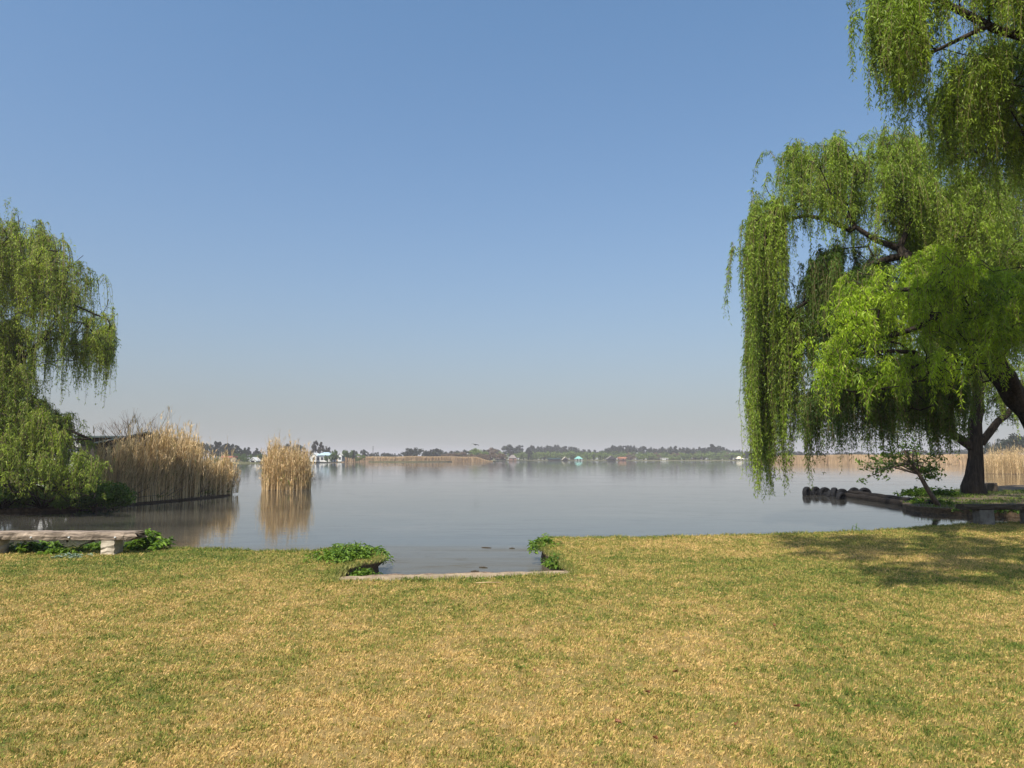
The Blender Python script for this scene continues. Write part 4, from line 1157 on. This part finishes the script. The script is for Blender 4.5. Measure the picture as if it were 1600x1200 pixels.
spots = [(1261, 774, 0.7, 0.12, 1.0, 'leftmost half-sunk tyre in the floating tyre row'),
         (1275, 773, 0.5, 0.10, 1.0, 'second tyre from the open-water end of the tyre row'),
         (1289, 774, 0.15, 0.08, 1.05, 'third tyre, pale-topped, from the open-water end of the tyre row'),
         (1297, 776, 0.8, 0.02, 0.9, 'low tyre tucked between the pale-topped tyre and the tallest pair'),
         (1304, 776, 0.9, 0.08, 1.15, 'tall tyre in the middle of the half-sunk tyre row'),
         (1316, 776, 0.35, 0.04, 1.1, 'tyre standing behind the ring-faced tyre in the row'),
         (1314, 780, 0.6, 0.0, 1.0, 'front tyre with its open ring showing, nearest the breakwater end'),
         (1335, 772, 0.1, 0.05, 0.95, 'tyre lying against the back of the log breakwater'),
         (1351, 773, 0.0, 0.02, 1.1, 'rightmost tyre, a rounded hump behind the breakwater')]
for i, (px, py, rz, z, s, lab) in enumerate(spots):
    o = proto if i == 0 else copy_tree(proto)
    g = ground(px, py, 0)
    o.location = (g[0], g[1], z); o.rotation_euler = (random.gauss(0, .12), random.gauss(0, .1), rz); s *= 0.98; o.scale = (s, s, s)
    tag(o, lab, 'tyre', 'half-sunk tyres at the breakwater end')

# ------------------------------------------------------------------ sheds behind the left reeds
M['roof_green'] = simple('roof_green', (0.04, 0.055, 0.055), (0.10, 0.125, 0.12), 2.0, 0.6, 0.1)
M['dark_wall'] = simple('dark_wall', (0.03, 0.027, 0.024), (0.07, 0.06, 0.05), 3.0, 0.9, 0.3)
M['white_wall'] = simple('white_wall', (0.58, 0.57, 0.54), (0.72, 0.71, 0.68), 2.0, 0.8, 0.1)
M['glass_dark'] = simple('glass_dark', (0.02, 0.025, 0.03), (0.04, 0.045, 0.05), 1.0, 0.15, 0.0, spec=0.6)
def gable(root, W, D, He, Hr, wall, roof, over=0.25, door=None, name_wall='wall', thick=0.08):
    """gable faces -Y; eaves He, ridge Hr; open front if door given"""
    mb = MB(); t = 0.12
    mb.box((-W / 2 + t / 2, 0, He / 2), (t, D, He)); mb.box((W / 2 - t / 2, 0, He / 2), (t, D, He)); mb.box((0, D / 2 - t / 2, He / 2), (W - 2 * t - 0.004, t, He))
    fw = W - 2 * t - 0.004; dw = (door or 0) * W; dh = He * 0.92
    if door:
        s = (fw - dw) / 2
        if s > 0.05:
            mb.box((-fw / 2 + s / 2, -D / 2 + t / 2, He / 2), (s, t, He)); mb.box((fw / 2 - s / 2, -D / 2 + t / 2, He / 2), (s, t, He))
    else: mb.box((0, -D / 2 + t / 2, He / 2), (fw, t, He))
    for y in (-D / 2 + 0.003, D / 2 - t - 0.003):
        mb.add([(-W / 2, y, He + .002), (W / 2, y, He + .002), (0, y, Hr), (-W / 2, y + t, He + .002), (W / 2, y + t, He + .002), (0, y + t, Hr)], [(0, 1, 2), (5, 4, 3), (0, 3, 4, 1), (1, 4, 5, 2), (2, 5, 3, 0)])
    mb.build(name_wall, wall, root)
    sl = (Hr - He) / (W / 2); ex = W / 2 + over; ez = Hr - sl * ex
    mb = MB(); y0, y1 = -D / 2 - over, D / 2 + over
    for s in (-1, 1):
        a = [(0, y0, Hr + 0.02), (0, y1, Hr + 0.02), (s * ex, y1, ez + 0.02), (s * ex, y0, ez + 0.02)]
        b_ = [(x, y, z + thick) for x, y, z in a]
        vs = a + b_; fs = [(0, 1, 2, 3), (7, 6, 5, 4), (0, 4, 5, 1), (1, 5, 6, 2), (2, 6, 7, 3), (3, 7, 4, 0)]
        mb.add(vs, fs)
    mb.build('roof', roof, root)
def shed():
    Y = 44.0
    r = empty('boat_shed', (X_at(232, Y) - 3 * math.sin(R(24)), Y + 3 * math.cos(R(24)), SZ), 'dark open boat shed with low green-grey gable roof behind the reeds', 'shed', rz=R(24))
    apex = z_at(677, Y) - SZ; eave = z_at(694, Y) - SZ
    gable(r, 5.2, 6, eave, apex, M['dark_wall'], M['roof_green'], 0.3, 0.8)
    Y2 = 46
    r = empty('lean_to_shed', (X_at(172, Y2), Y2 + 1.5, SZ), 'low shed with flat teal-grey roof left of the gable shed', 'shed')
    h = z_at(684, Y2) - SZ
    mb = MB(); mb.box((0, 0, h / 2), (3.4, 3, h)); mb.build('wall', M['dark_wall'], r)
    mb = MB(); mb.box((0, 0, h + 0.06), (3.9, 3.6, 0.1)); mb.build('roof', M['roof_green'], r)
    mb = MB(); mb.box((0.5, -1.53, h * 0.45), (0.9, 0.05, h * 0.85)); mb.build('door', M['old_wood_dark'], r)
    Y3 = 46
    r = empty('white_outbuilding', (X_at(85, Y3), Y3 + 2, SZ), 'small white outbuilding glimpsed through the left willow', 'building')
    h = z_at(699, Y3) - SZ
    mb = MB(); mb.box((0, 0, h / 2), (2.6, 3, h)); mb.build('wall', M['white_wall'], r)
    vs = []; n = 10
    mb = MB()
    for i in range(n + 1):
        a = math.pi * i / n
        for y in (-1.65, 1.65): vs.append((-1.45 * math.cos(a), y, h + 0.02 + 0.3 * math.sin(a)))
    mb.add(vs, [(2 * i, 2 * i + 1, 2 * i + 3, 2 * i + 2) for i in range(n)] + [tuple(2 * i for i in range(n + 1)), tuple(2 * i + 1 for i in range(n, -1, -1)), (0, 2 * n, 2 * n + 1, 1)])
    mb.build('roof', M['white_wall'], r)
    mb = MB(); mb.box((-0.5, -1.52, h * 0.55), (0.7, 0.05, 0.7)); mb.build('window', M['glass_dark'], r)
shed()

# ------------------------------------------------------------------ far shore buildings
def cm(name, c, rough=0.7, var=0.85):
    if name not in M: M[name] = simple(name, tuple(x * var for x in c), c, 0.8, rough, 0.1)
    return M[name]
WALLW = cm('wall_white', (0.74, 0.72, 0.66)); WALLB = cm('wall_brick', (0.33, 0.17, 0.11)); WALLD = cm('wall_dark', (0.06, 0.055, 0.05))
ROOFR = cm('roof_red', (0.50, 0.14, 0.12)); ROOFT = cm('roof_teal', (0.20, 0.44, 0.38)); ROOFG = cm('roof_grey', (0.28, 0.30, 0.34)); ROOFO = cm('roof_orange', (0.55, 0.24, 0.13))
ROOFB = cm('roof_blue', (0.38, 0.50, 0.56)); ROOFC = cm('roof_cream', (0.80, 0.70, 0.52)); DGREEN = cm('dark_green_paint', (0.03, 0.09, 0.08)); THATCH = cm('thatch', (0.20, 0.17, 0.15))
def windows(r, W, D, h, xs, w=1.0, hh=1.1, zf=0.5, mat=None):
    for x in xs:
        mb = MB(); mb.box((x, -D / 2 - 0.02, h * zf), (w, 0.1, hh)); mb.build('window', mat or M['glass_dark'], r)
def hip_roof(root, W, D, z0, z1, mat, over=0.4, ridge=0.3):
    mb = MB(); a, b_ = W / 2 + over, D / 2 + over; k = W * ridge / 2
    mb.add([(-a, -b_, z0), (a, -b_, z0), (a, b_, z0), (-a, b_, z0), (-k, 0, z1), (k, 0, z1)], [(0, 1, 5, 4), (2, 3, 4, 5), (1, 2, 5), (3, 0, 4), (3, 2, 1, 0)])
    mb.build('roof', mat, root)
def house(px, py_base, Yoff, name, label, Wpx, ytop, yeave, wall, roof, kind='gable', D=6, door=None, wins=(), rz=0.0):
    g = ground(px, py_base, 0.0); Y = g[1] + Yoff
    r = empty(name, (X_at(px, Y), Y + D / 2, 0.45), label, 'building' if 'boat' not in name else 'boathouse', rz=rz)
    W = Wpx / FPX * Y; He = z_at(yeave, Y) - 0.45; Hr = z_at(ytop, Y) - 0.45
    if kind == 'gable': gable(r, W, D, He, Hr, wall, roof, 0.3, door, thick=0.15)
    else:
        mb = MB()
        if door:   # open fronted: back wall and posts
            mb.box((0, D / 2 - 0.1, He / 2), (W, 0.2, He)); mb.build('wall', wall, r)
            for x in (-W / 2 + 0.15, 0, W / 2 - 0.15):
                p = MB(); p.box((x, -D / 2 + 0.15, He / 2), (0.3, 0.3, He)); p.build('post', WALLW, r)
        else:
            mb.box((0, 0, He / 2), (W, D, He)); mb.build('wall', wall, r)
        if kind == 'hip': hip_roof(r, W, D, He + 0.01, Hr, roof)
        else:
            mb = MB(); mb.box((0, 0, (He + Hr) / 2 + 0.01), (W + 0.8, D + 0.8, max(0.15, Hr - He))); mb.build('roof', roof, r)
    windows(r, W, D, He, [w * W for w in wins])
    return r
house(357, 724, 2, 'boathouse', 'white boathouse with pinkish red roof beyond the left reeds', 14, 712.5, 715, WALLW, ROOFR, 'flat', 5, None, (0.25, -0.2))
house(397, 724.2, 1, 'boathouse', 'white gabled boathouse with dark doorway left of the reed island', 10, 715, 719.5, WALLW, WALLW, 'gable', 5, 0.6)
house(507, 723.6, 12, 'lake_house', 'white double storey lake house with pale blue roof among pines', 24, 706.5, 711.5, WALLW, ROOFB, 'hip', 9, None, (-0.35, -0.1, 0.15))
house(491, 723.6, 10, 'lake_house', 'cream wing at the left of the white lake house', 9, 708, 712, WALLW, WALLW, 'gable', 7, None, (0.1,))
house(532, 723, 12, 'lake_house', 'narrow white gable end right of the tree by the lake house', 6, 708, 711, WALLW, WALLW, 'gable', 7, None, (0.0,))
house(801, 720.4, 2, 'boathouse', 'brick boathouse with grey pyramid roof right of the far reed bed', 12, 710.5, 716, WALLB, THATCH, 'hip', 7, None, (0.1,))
house(782, 720.4, 6, 'lake_house', 'low thatched roof house left of the brick boathouse', 16, 713.5, 717, WALLD, THATCH, 'hip', 7)
house(866, 720.2, 2, 'boathouse', 'long low dark green boathouse on the far shore', 19, 715.5, 717, WALLD, DGREEN, 'flat', 7)
house(883, 720.2, 4, 'boathouse', 'small cream roofed boathouse right of the dark green one', 8, 714, 717.5, WALLD, ROOFC, 'gable', 6, 0.6)
house(904, 720.2, 2, 'boathouse', 'white boathouse with bright teal roof on the far shore', 11, 713, 717, WALLW, ROOFT, 'hip', 7, None, (-0.2, 0.2))
house(955, 720.1, 3, 'boathouse', 'dark boathouse with wide grey gable roof on the far shore', 13, 712.5, 717, WALLD, THATCH, 'gable', 8, 0.7)
house(972, 720.1, 3, 'boathouse', 'boathouse with orange tiled roof beside the grey gable', 10, 714, 716.5, WALLB, ROOFO, 'flat', 8, None, (0.1,))
house(1038, 720.0, 2, 'boathouse', 'plain cream white boathouse before tall dark trees', 9, 715.6, 716.4, WALLW, WALLW, 'flat', 7, None, (0.3,))
house(1155, 720.0, 2, 'boathouse', 'cream hip roofed open boathouse left of the willow curtain', 10, 713.2, 716.8, WALLD, ROOFC, 'hip', 7, 1, ())
house(998, 720.0, 40, 'lake_house', 'small white building high among the green trees', 5, 707.4, 708.4, WALLW, WALLW, 'flat', 6)
# mast
def mast():
    Y = 470; p = at(583, 697, Y)
    r = empty('radio_mast', (p[0], Y, 0.5), 'thin lattice mast above the trees behind the far reed bed', 'mast')
    mb = MB(); mb.tube([(0, 0, 0), (0, 0, p[2] - 0.5)], [0.22, 0.12], 5); mb.build('pole', M['dark_wall'], r)
    for k in range(3):
        mb = MB(); mb.tube([(-0.5, 0, (p[2] - 0.5) * (0.95 - 0.1 * k)), (0.5, 0, (p[2] - 0.5) * (0.95 - 0.1 * k))], [0.05, 0.05], 4)
        mb.build('crossbar', M['dark_wall'], r)
mast()
# bird
def bird():
    p = at(743, 695, 90)
    r = empty('bird', p, 'dark bird gliding low above the far treeline', 'bird')
    mb = MB()
    mb.tube([(-0.26, 0, 0.0), (-0.2, 0, 0.0), (-0.05, 0, 0.0), (0.08, 0, 0.01), (0.17, 0, 0.02), (0.22, 0, 0.02), (0.26, 0, 0.01)], [0.01, 0.03, 0.06, 0.07, 0.04, 0.035, 0.008], 8)
    for s in (-1, 1):
        pts = [(0.08, 0.04 * s, 0.03), (-0.08, 0.04 * s, 0.03), (-0.12, 0.3 * s, 0.08), (-0.14, 0.55 * s, 0.02), (-0.06, 0.6 * s, 0.01), (0.06, 0.32 * s, 0.09)]
        lo = [(x, y, z - 0.015) for x, y, z in pts]
        mb.add(pts + lo, [(0, 1, 2, 5), (5, 2, 3, 4), (11, 8, 7, 6), (10, 9, 8, 11), (0, 5, 11, 6), (5, 4, 10, 11), (4, 3, 9, 10), (3, 2, 8, 9), (2, 1, 7, 8)])
    mb.add([(-0.24, -0.02, 0), (-0.24, 0.02, 0), (-0.38, 0.07, 0), (-0.38, -0.07, 0)], [(0, 1, 2, 3)])
    mb.build('body', cm('bird_black', (0.02, 0.02, 0.02)), r)
    r.rotation_euler = (0.15, 0, 0.9)
bird()

# ------------------------------------------------------------------ far trees
FT = {
    'dark': leafy('far_dark', (0.016, 0.026, 0.018), (0.05, 0.065, 0.035), 0.15, 0.8),
    'pine': leafy('far_pine', (0.03, 0.032, 0.02), (0.085, 0.075, 0.045), 0.15, 0.8),
    'green': leafy('far_green', (0.045, 0.08, 0.02), (0.11, 0.165, 0.04), 0.25, 0.8),
    'light': leafy('far_light', (0.10, 0.15, 0.035), (0.22, 0.28, 0.07), 0.3, 0.8),
    'brown': leafy('far_brown', (0.11, 0.08, 0.055), (0.24, 0.17, 0.11), 0.2, 0.8),
}
BARKF = M['bark']
def proto_tree(shape, seed):
    """unit-height tree: trunk and crown meshes, height 1, half width about 0.5"""
    rs = np.random.default_rng(seed); C_ = []; R_ = []
    if shape == 'round':
        for k in range(26):
            d = rs.normal(0, 1, 3); d /= np.linalg.norm(d); q = rs.random() ** 0.4
            C_.append((d[0] * 0.36 * q, d[1] * 0.36 * q, 0.54 + d[2] * 0.32 * q)); R_.append(rs.uniform(0.09, 0.16))
    elif shape == 'cone':
        for k in range(30):
            t = rs.random() ** 0.8; a = rs.uniform(0, 6.28); w = 0.30 * (1 - t) ** 0.8 + 0.02
            C_.append((math.cos(a) * w, math.sin(a) * w, 0.14 + 0.80 * t)); R_.append(0.05 + 0.09 * (1 - t))
    elif shape == 'tall':
        for k in range(26):
            a = rs.uniform(0, 6.28); q = rs.random() ** 0.5; t = rs.random()
            w = 0.24 * math.sin(math.pi * (0.18 + 0.72 * t)) * q
            C_.append((math.cos(a) * w, math.sin(a) * w, 0.26 + 0.66 * t)); R_.append(rs.uniform(0.06, 0.12))
    elif shape == 'spread':
        for k in range(32):
            a = rs.uniform(0, 6.28); q = rs.random() ** 0.5; hgt = math.sqrt(max(0, 1 - q * q))
            C_.append((math.cos(a) * q * 0.58, math.sin(a) * q * 0.58, 0.18 + rs.random() * 0.66 * (0.35 + 0.65 * hgt))); R_.append(rs.uniform(0.10, 0.17))
    return C_, R_
PROTO = {}
def get_proto(shape, kind, var):
    key = (shape, kind, var)
    if key in PROTO: return PROTO[key], False
    C_, R_ = proto_tree(shape, hash(shape) % 97 * 0 + var * 13 + len(shape))
    root = bpy.data.objects.new({'round': 'round_tree', 'cone': 'conifer_tree', 'tall': 'tall_tree', 'spread': 'spreading_tree'}[shape], None)
    COL.objects.link(root)
    mb = MB(); mb.tube([(0, 0, -0.03), (0.01, 0, 0.2), (0, 0.01, 0.5), (0, 0, 0.8)], [0.03, 0.022, 0.016, 0.006], 6)
    for c in C_[:6]: mb.tube([(0, 0, 0.22), ((c[0]) * 0.5, c[1] * 0.5, (0.22 + c[2]) / 2), c], [0.012, 0.009, 0.004], 4)
    mb.build('trunk', BARKF, root)
    leaf_cloud('crown', root, C_, R_, 75, 0.075, FT[kind], (0.15, 0.85), 0.9, False)
    PROTO[key] = root
    return root, True
def far_tree(px, Y, ytop, wpx, shape, kind, label, group, hbase=0.4):
    root, fresh = get_proto(shape, kind, random.randrange(2))
    o = root if fresh else copy_tree(root)
    H = z_at(ytop - 2.0, Y) - hbase
    basew = {'round': 0.9, 'cone': 0.7, 'tall': 0.6, 'spread': 1.35}[shape]
    W = 1.35 * wpx / FPX * Y / basew
    if shape == 'spread': hbase -= 0.5; H += 0.5
    o.location = (X_at(px, Y), Y, hbase); o.rotation_euler = (0, 0, random.uniform(0, 6.28)); o.scale = (W, W, H)
    tag(o, label, 'tree', group)
def row(x0, x1, step, Y, ytops, wpx, shapes, kind, label, group):
    x = x0
    while x <= x1:
        yt = np.interp(x, [p[0] for p in ytops], [p[1] for p in ytops]) + random.gauss(0, 0.9)
        far_tree(x, random.uniform(*Y), yt, wpx * random.uniform(0.8, 1.25), random.choice(shapes), kind, label, group)
        x += step * random.uniform(0.75, 1.25)
G = 'hazy trees along the far shore'
row(-60, 326, 15, (330, 360), [(-60, 694), (326, 692)], 17, ['round', 'tall'], 'dark', 'dark far tree showing behind the left reeds and shed', 'far trees behind the left reeds')
row(318, 346, 6, (335, 350), [(318, 692), (330, 691), (346, 690.5)], 9, ['tall', 'round'], 'dark', 'dark tree in the grove above the red roofed boathouse', 'grove above the red roofed boathouse')
row(350, 384, 6, (335, 350), [(350, 694), (365, 696), (384, 700)], 11, ['round', 'tall'], 'dark', 'rounded dark tree between the two left boathouses', 'trees between the two left boathouses')
row(390, 412, 7, (340, 350), [(390, 701), (412, 702)], 8, ['cone', 'round'], 'dark', 'small dark tree above the white gabled boathouse', 'small trees above the white gabled boathouse')
row(335, 480, 12, (300, 315), [(335, 713), (372, 706), (400, 709), (480, 710)], 16, ['spread', 'round'], 'green', 'green shoreline bush beside the left boathouses', 'green bushes by the left boathouses')
far_tree(427, 330, 694, 14, 'round', 'dark', 'round dark tree behind the left part of the reed island', G)
far_tree(445, 330, 688.5, 20, 'round', 'dark', 'largest round dark tree behind the reed island', G)
far_tree(468, 330, 693, 22, 'round', 'dark', 'round dark tree behind the right part of the reed island', G)
far_tree(494, 345, 688, 14, 'cone', 'pine', 'tallest pointed pine behind the white lake house', G)
far_tree(503, 345, 692, 12, 'cone', 'pine', 'middle pine of the three behind the white lake house', G)
far_tree(511, 345, 693.5, 12, 'round', 'pine', 'right hand rounded pine behind the white lake house', G)
far_tree(523.5, 318, 700, 10, 'round', 'green', 'upright green tree right of the pale blue roof', G)
far_tree(524, 312, 708, 14, 'round', 'green', 'dense bush below the upright tree by the lake house', G)
far_tree(513, 310, 710, 13, 'spread', 'green', 'green shrub before the white lake house', G)
far_tree(544, 345, 700.5, 16, 'round', 'green', 'large round green tree right of the white gable end', G)
far_tree(553, 350, 703, 13, 'round', 'dark', 'dark green tree against the right of the large round one', G)
far_tree(563, 350, 707, 14, 'spread', 'light', 'light green low bush at the start of the far reed bed', G)
far_tree(570, 430, 702, 12, 'round', 'dark', 'grey tree just left of the thin mast', G)
row(580, 630, 7, (470, 500), [(580, 706), (600, 705), (630, 708)], 11, ['round', 'spread'], 'dark', 'low hazy grey tree behind the far reed bed near the mast', 'low trees behind the far reed bed')
far_tree(648, 440, 696, 24, 'round', 'dark', 'big rounded dark tree standing above the far reed bed', G)
far_tree(638, 450, 703, 18, 'round', 'dark', 'lower dark tree against the left of the big rounded one', G)
row(664, 705, 6, (450, 470), [(664, 703), (680, 702), (705, 705)], 11, ['round', 'tall'], 'dark', 'dark tree right of the big rounded one above the reed bed', 'dark trees right of the big rounded tree')
row(695, 765, 9, (520, 560), [(695, 704), (730, 702.5), (765, 701)], 13, ['round', 'spread'], 'dark', 'dark tree on the skyline behind the brown thicket', 'skyline trees behind the brown thicket')
row(693, 790, 9, (440, 455), [(693, 709), (715, 707.5), (760, 709), (775, 706), (790, 710)], 14, ['spread', 'round'], 'brown', 'brownish bare bush behind the right end of the far reed bed', 'brown thicket behind the far reed bed')
far_tree(742, 470, 700, 20, 'round', 'light', 'light green dome tree under the flying bird', G)
far_tree(716, 445, 706, 13, 'round', 'green', 'green round tree within the brown thicket', G)
far_tree(756, 480, 703, 14, 'round', 'light', 'small light green tree right of the light green dome', G)
far_tree(768, 560, 699, 20, 'round', 'brown', 'tall reddish brown tree right of the light green dome', G)
far_tree(797, 600, 694, 26, 'round', 'dark', 'broad rounded grey-green tree above the brick boathouse', G)
far_tree(770, 640, 698.5, 22, 'round', 'dark', 'dark tree behind the reddish brown tree', G)
far_tree(812, 640, 694.5, 12, 'tall', 'dark', 'dark tall tree right of the broad rounded tree', G)
far_tree(784, 590, 704, 20, 'spread', 'light', 'light green willow left of the brick boathouse', G)
far_tree(826, 585, 698, 9, 'tall', 'dark', 'narrow dark cypress standing in front of the pale willows', G)
row(830, 905, 5, (680, 740), [(830, 697.5), (845, 696), (866, 695), (880, 696.5), (905, 700)], 11, ['round', 'tall', 'round'], 'dark', 'dark hazy tree in the skyline row above the green boathouse', 'skyline row above the green boathouse')
row(905, 945, 8, (680, 720), [(905, 703), (945, 705)], 11, ['round', 'cone'], 'dark', 'low dark tree on the dip of the skyline', 'trees on the dip of the skyline')
row(946, 998, 5, (650, 700), [(946, 700), (955, 695.5), (975, 694), (998, 696)], 11, ['round', 'tall', 'round'], 'dark', 'grey-green tree in the raised grove above the orange roof', 'grove above the orange roofed boathouse')
row(1000, 1045, 5, (660, 700), [(1000, 698.5), (1030, 700), (1045, 698)], 10, ['round', 'tall'], 'dark', 'dark hazy tree right of the raised grove', 'trees right of the raised grove')
row(1048, 1100, 6, (640, 690), [(1048, 697), (1060, 700), (1085, 698), (1100, 700)], 11, ['tall', 'round', 'cone'], 'dark', 'dark bluish tree behind the cream white boathouse', 'trees behind the cream white boathouse')
far_tree(1052, 600, 700, 14, 'round', 'dark', 'dark tree reaching down to the shore beside the cream white boathouse', G)
far_tree(1076, 600, 701, 13, 'round', 'dark', 'second shoreline dark tree right of the cream white boathouse', G)
far_tree(1111, 640, 695.3, 18, 'cone', 'dark', 'tallest pointed dark tree on the right skyline', G)
row(1104, 1140, 6, (640, 690), [(1104, 699), (1125, 698), (1140, 703)], 12, ['round', 'tall'], 'dark', 'dark tree beside the tallest pointed one on the skyline', 'trees around the tallest pointed tree')
far_tree(1146, 650, 701, 10, 'round', 'dark', 'left tree of the pair above the cream hip roof', G)
far_tree(1154, 650, 700.5, 11, 'round', 'dark', 'right tree of the pair above the cream hip roof', G)
row(808, 1215, 8.5, (582, 600), [(808, 707), (850, 704), (900, 706), (960, 708), (1100, 708), (1215, 708)], 15, ['spread', 'round'], 'light', 'pale green bush in the front row on the far shore', 'pale green shoreline bushes')
row(812, 1200, 11, (612, 630), [(812, 704), (900, 704), (1000, 705), (1200, 706)], 15, ['round', 'spread'], 'green', 'mid green tree behind the pale shoreline bushes', 'mid green trees behind the shoreline bushes')
row(985, 1140, 40, (584, 596), [(985, 706), (1140, 707)], 14, ['spread'], 'brown', 'brownish bush among the pale green shoreline bushes', 'brown bushes among the shoreline green')
row(1165, 1290, 7, (480, 560), [(1165, 704), (1215, 705), (1290, 706)], 11, ['round', 'tall'], 'dark', 'hazy bluish tree behind the right far reed bed', 'trees behind the right far reed bed')
row(1290, 1520, 9, (470, 520), [(1290, 706), (1330, 707), (1400, 705), (1450, 700), (1520, 698)], 14, ['round', 'spread'], 'dark', 'hazy tree behind the reed bed and the hanging fronds', 'trees behind the hanging fronds')
row(1530, 1700, 16, (230, 260), [(1530, 690), (1580, 674), (1700, 668)], 34, ['round', 'spread'], 'dark', 'large hazy dark tree at the right edge behind the reeds', 'large hazy trees at the right edge')

# ------------------------------------------------------------------ debris
def debris():
    mb_specs = [(755, 887, 0.16, 'dark twig afloat near the middle of the boat inlet'), (742, 893, 0.14, 'short dark twig afloat by the edging in the inlet'),
                (760, 856, 0.22, 'reddish stick afloat at the mouth of the inlet'), (800, 857, 0.12, 'small dark stick afloat right of the reddish stick')]
    for px, py, L, lab in mb_specs:
        g = ground(px, py, 0)
        mb = MB(); mb.tube([(-L / 2, 0, 0.004), (0, 0.02, 0.008), (L / 2, 0.0, 0.004)], [0.008, 0.012, 0.006], 5)
        o = mb.build('floating_twig', M['old_wood_dark']); o.location = g; o.rotation_euler = (0, 0, random.uniform(-0.4, 0.4))
        tag(o, lab, 'twig', 'twigs afloat in the inlet')
    for px, py, lab in ((1012, 1082, 'curled brown leaf lying right of centre on the lawn'), (671, 1121, 'brown leaf low on the lawn left of centre'), (548, 976, 'small brown leaf on the lawn below the inlet corner'), (1055, 1050, 'brown leaf on the right half of the lawn'), (1210, 978, 'reddish leaf on the greener lawn, right of centre'), (1150, 1133, 'small orange leaf low on the lawn, right of centre'), (966, 1129, 'orange fleck of leaf near the middle bottom of the lawn'), (1024, 1154, 'bright red leaf fragment near the bottom of the lawn'), (1245, 1104, 'dark reddish leaf low on the right lawn'), (835, 1048, 'tiny orange leaf below the inlet edging')):
        g = ground(px, py, LZ + 0.03)
        mb = MB(); vs = []
        for i in range(5):
            x = -0.02 + 0.01 * i; w = 0.012 * math.sin(math.pi * (i + 0.3) / 4.6)
            vs += [(x, -w, 0.008 + 0.004 * i), (x, 0, 0.0), (x, w, 0.010)]
        mb.add(vs, [(3 * i + j, 3 * i + j + 1, 3 * i + j + 4, 3 * i + j + 3) for i in range(4) for j in range(2)])
        o = mb.build('fallen_leaf', cm('dead_leaf', (0.22, 0.09, 0.04))); o.location = g; o.rotation_euler = (0, 0, random.uniform(0, 6))
        tag(o, lab, 'leaf', 'fallen leaves on the lawn')
    g = ground(762, 912, LZ + 0.02)
    mb = MB(); mb.tube([(-0.15, 0, 0.01), (0, 0.01, 0.015), (0.17, 0.03, 0.01)], [0.006, 0.007, 0.004], 5)
    o = mb.build('dry_reed', cm('dry_straw', (0.5, 0.35, 0.18))); o.location = g; tag(o, 'straw coloured dry reed stem on the lawn below the edging', 'reed stem')
debris()

# ------------------------------------------------------------------ haze
def haze():
    mb = MB(); mb.box((0, 1700, 14.0), (8600, 4800, 30.0))
    m, nt, out = new_mat('haze')
    v = nt.nodes.new('ShaderNodeVolumePrincipled')
    v.inputs['Color'].default_value = (1.0, 0.93, 0.945, 1); v.inputs['Density'].default_value = 0.00043
    v.inputs['Anisotropy'].default_value = 0.1
    nt.links.new(v.outputs[0], out.inputs['Volume'])
    tag(mb.build('haze', m), 'pale haze over the lake', None, None, 'stuff')
haze()
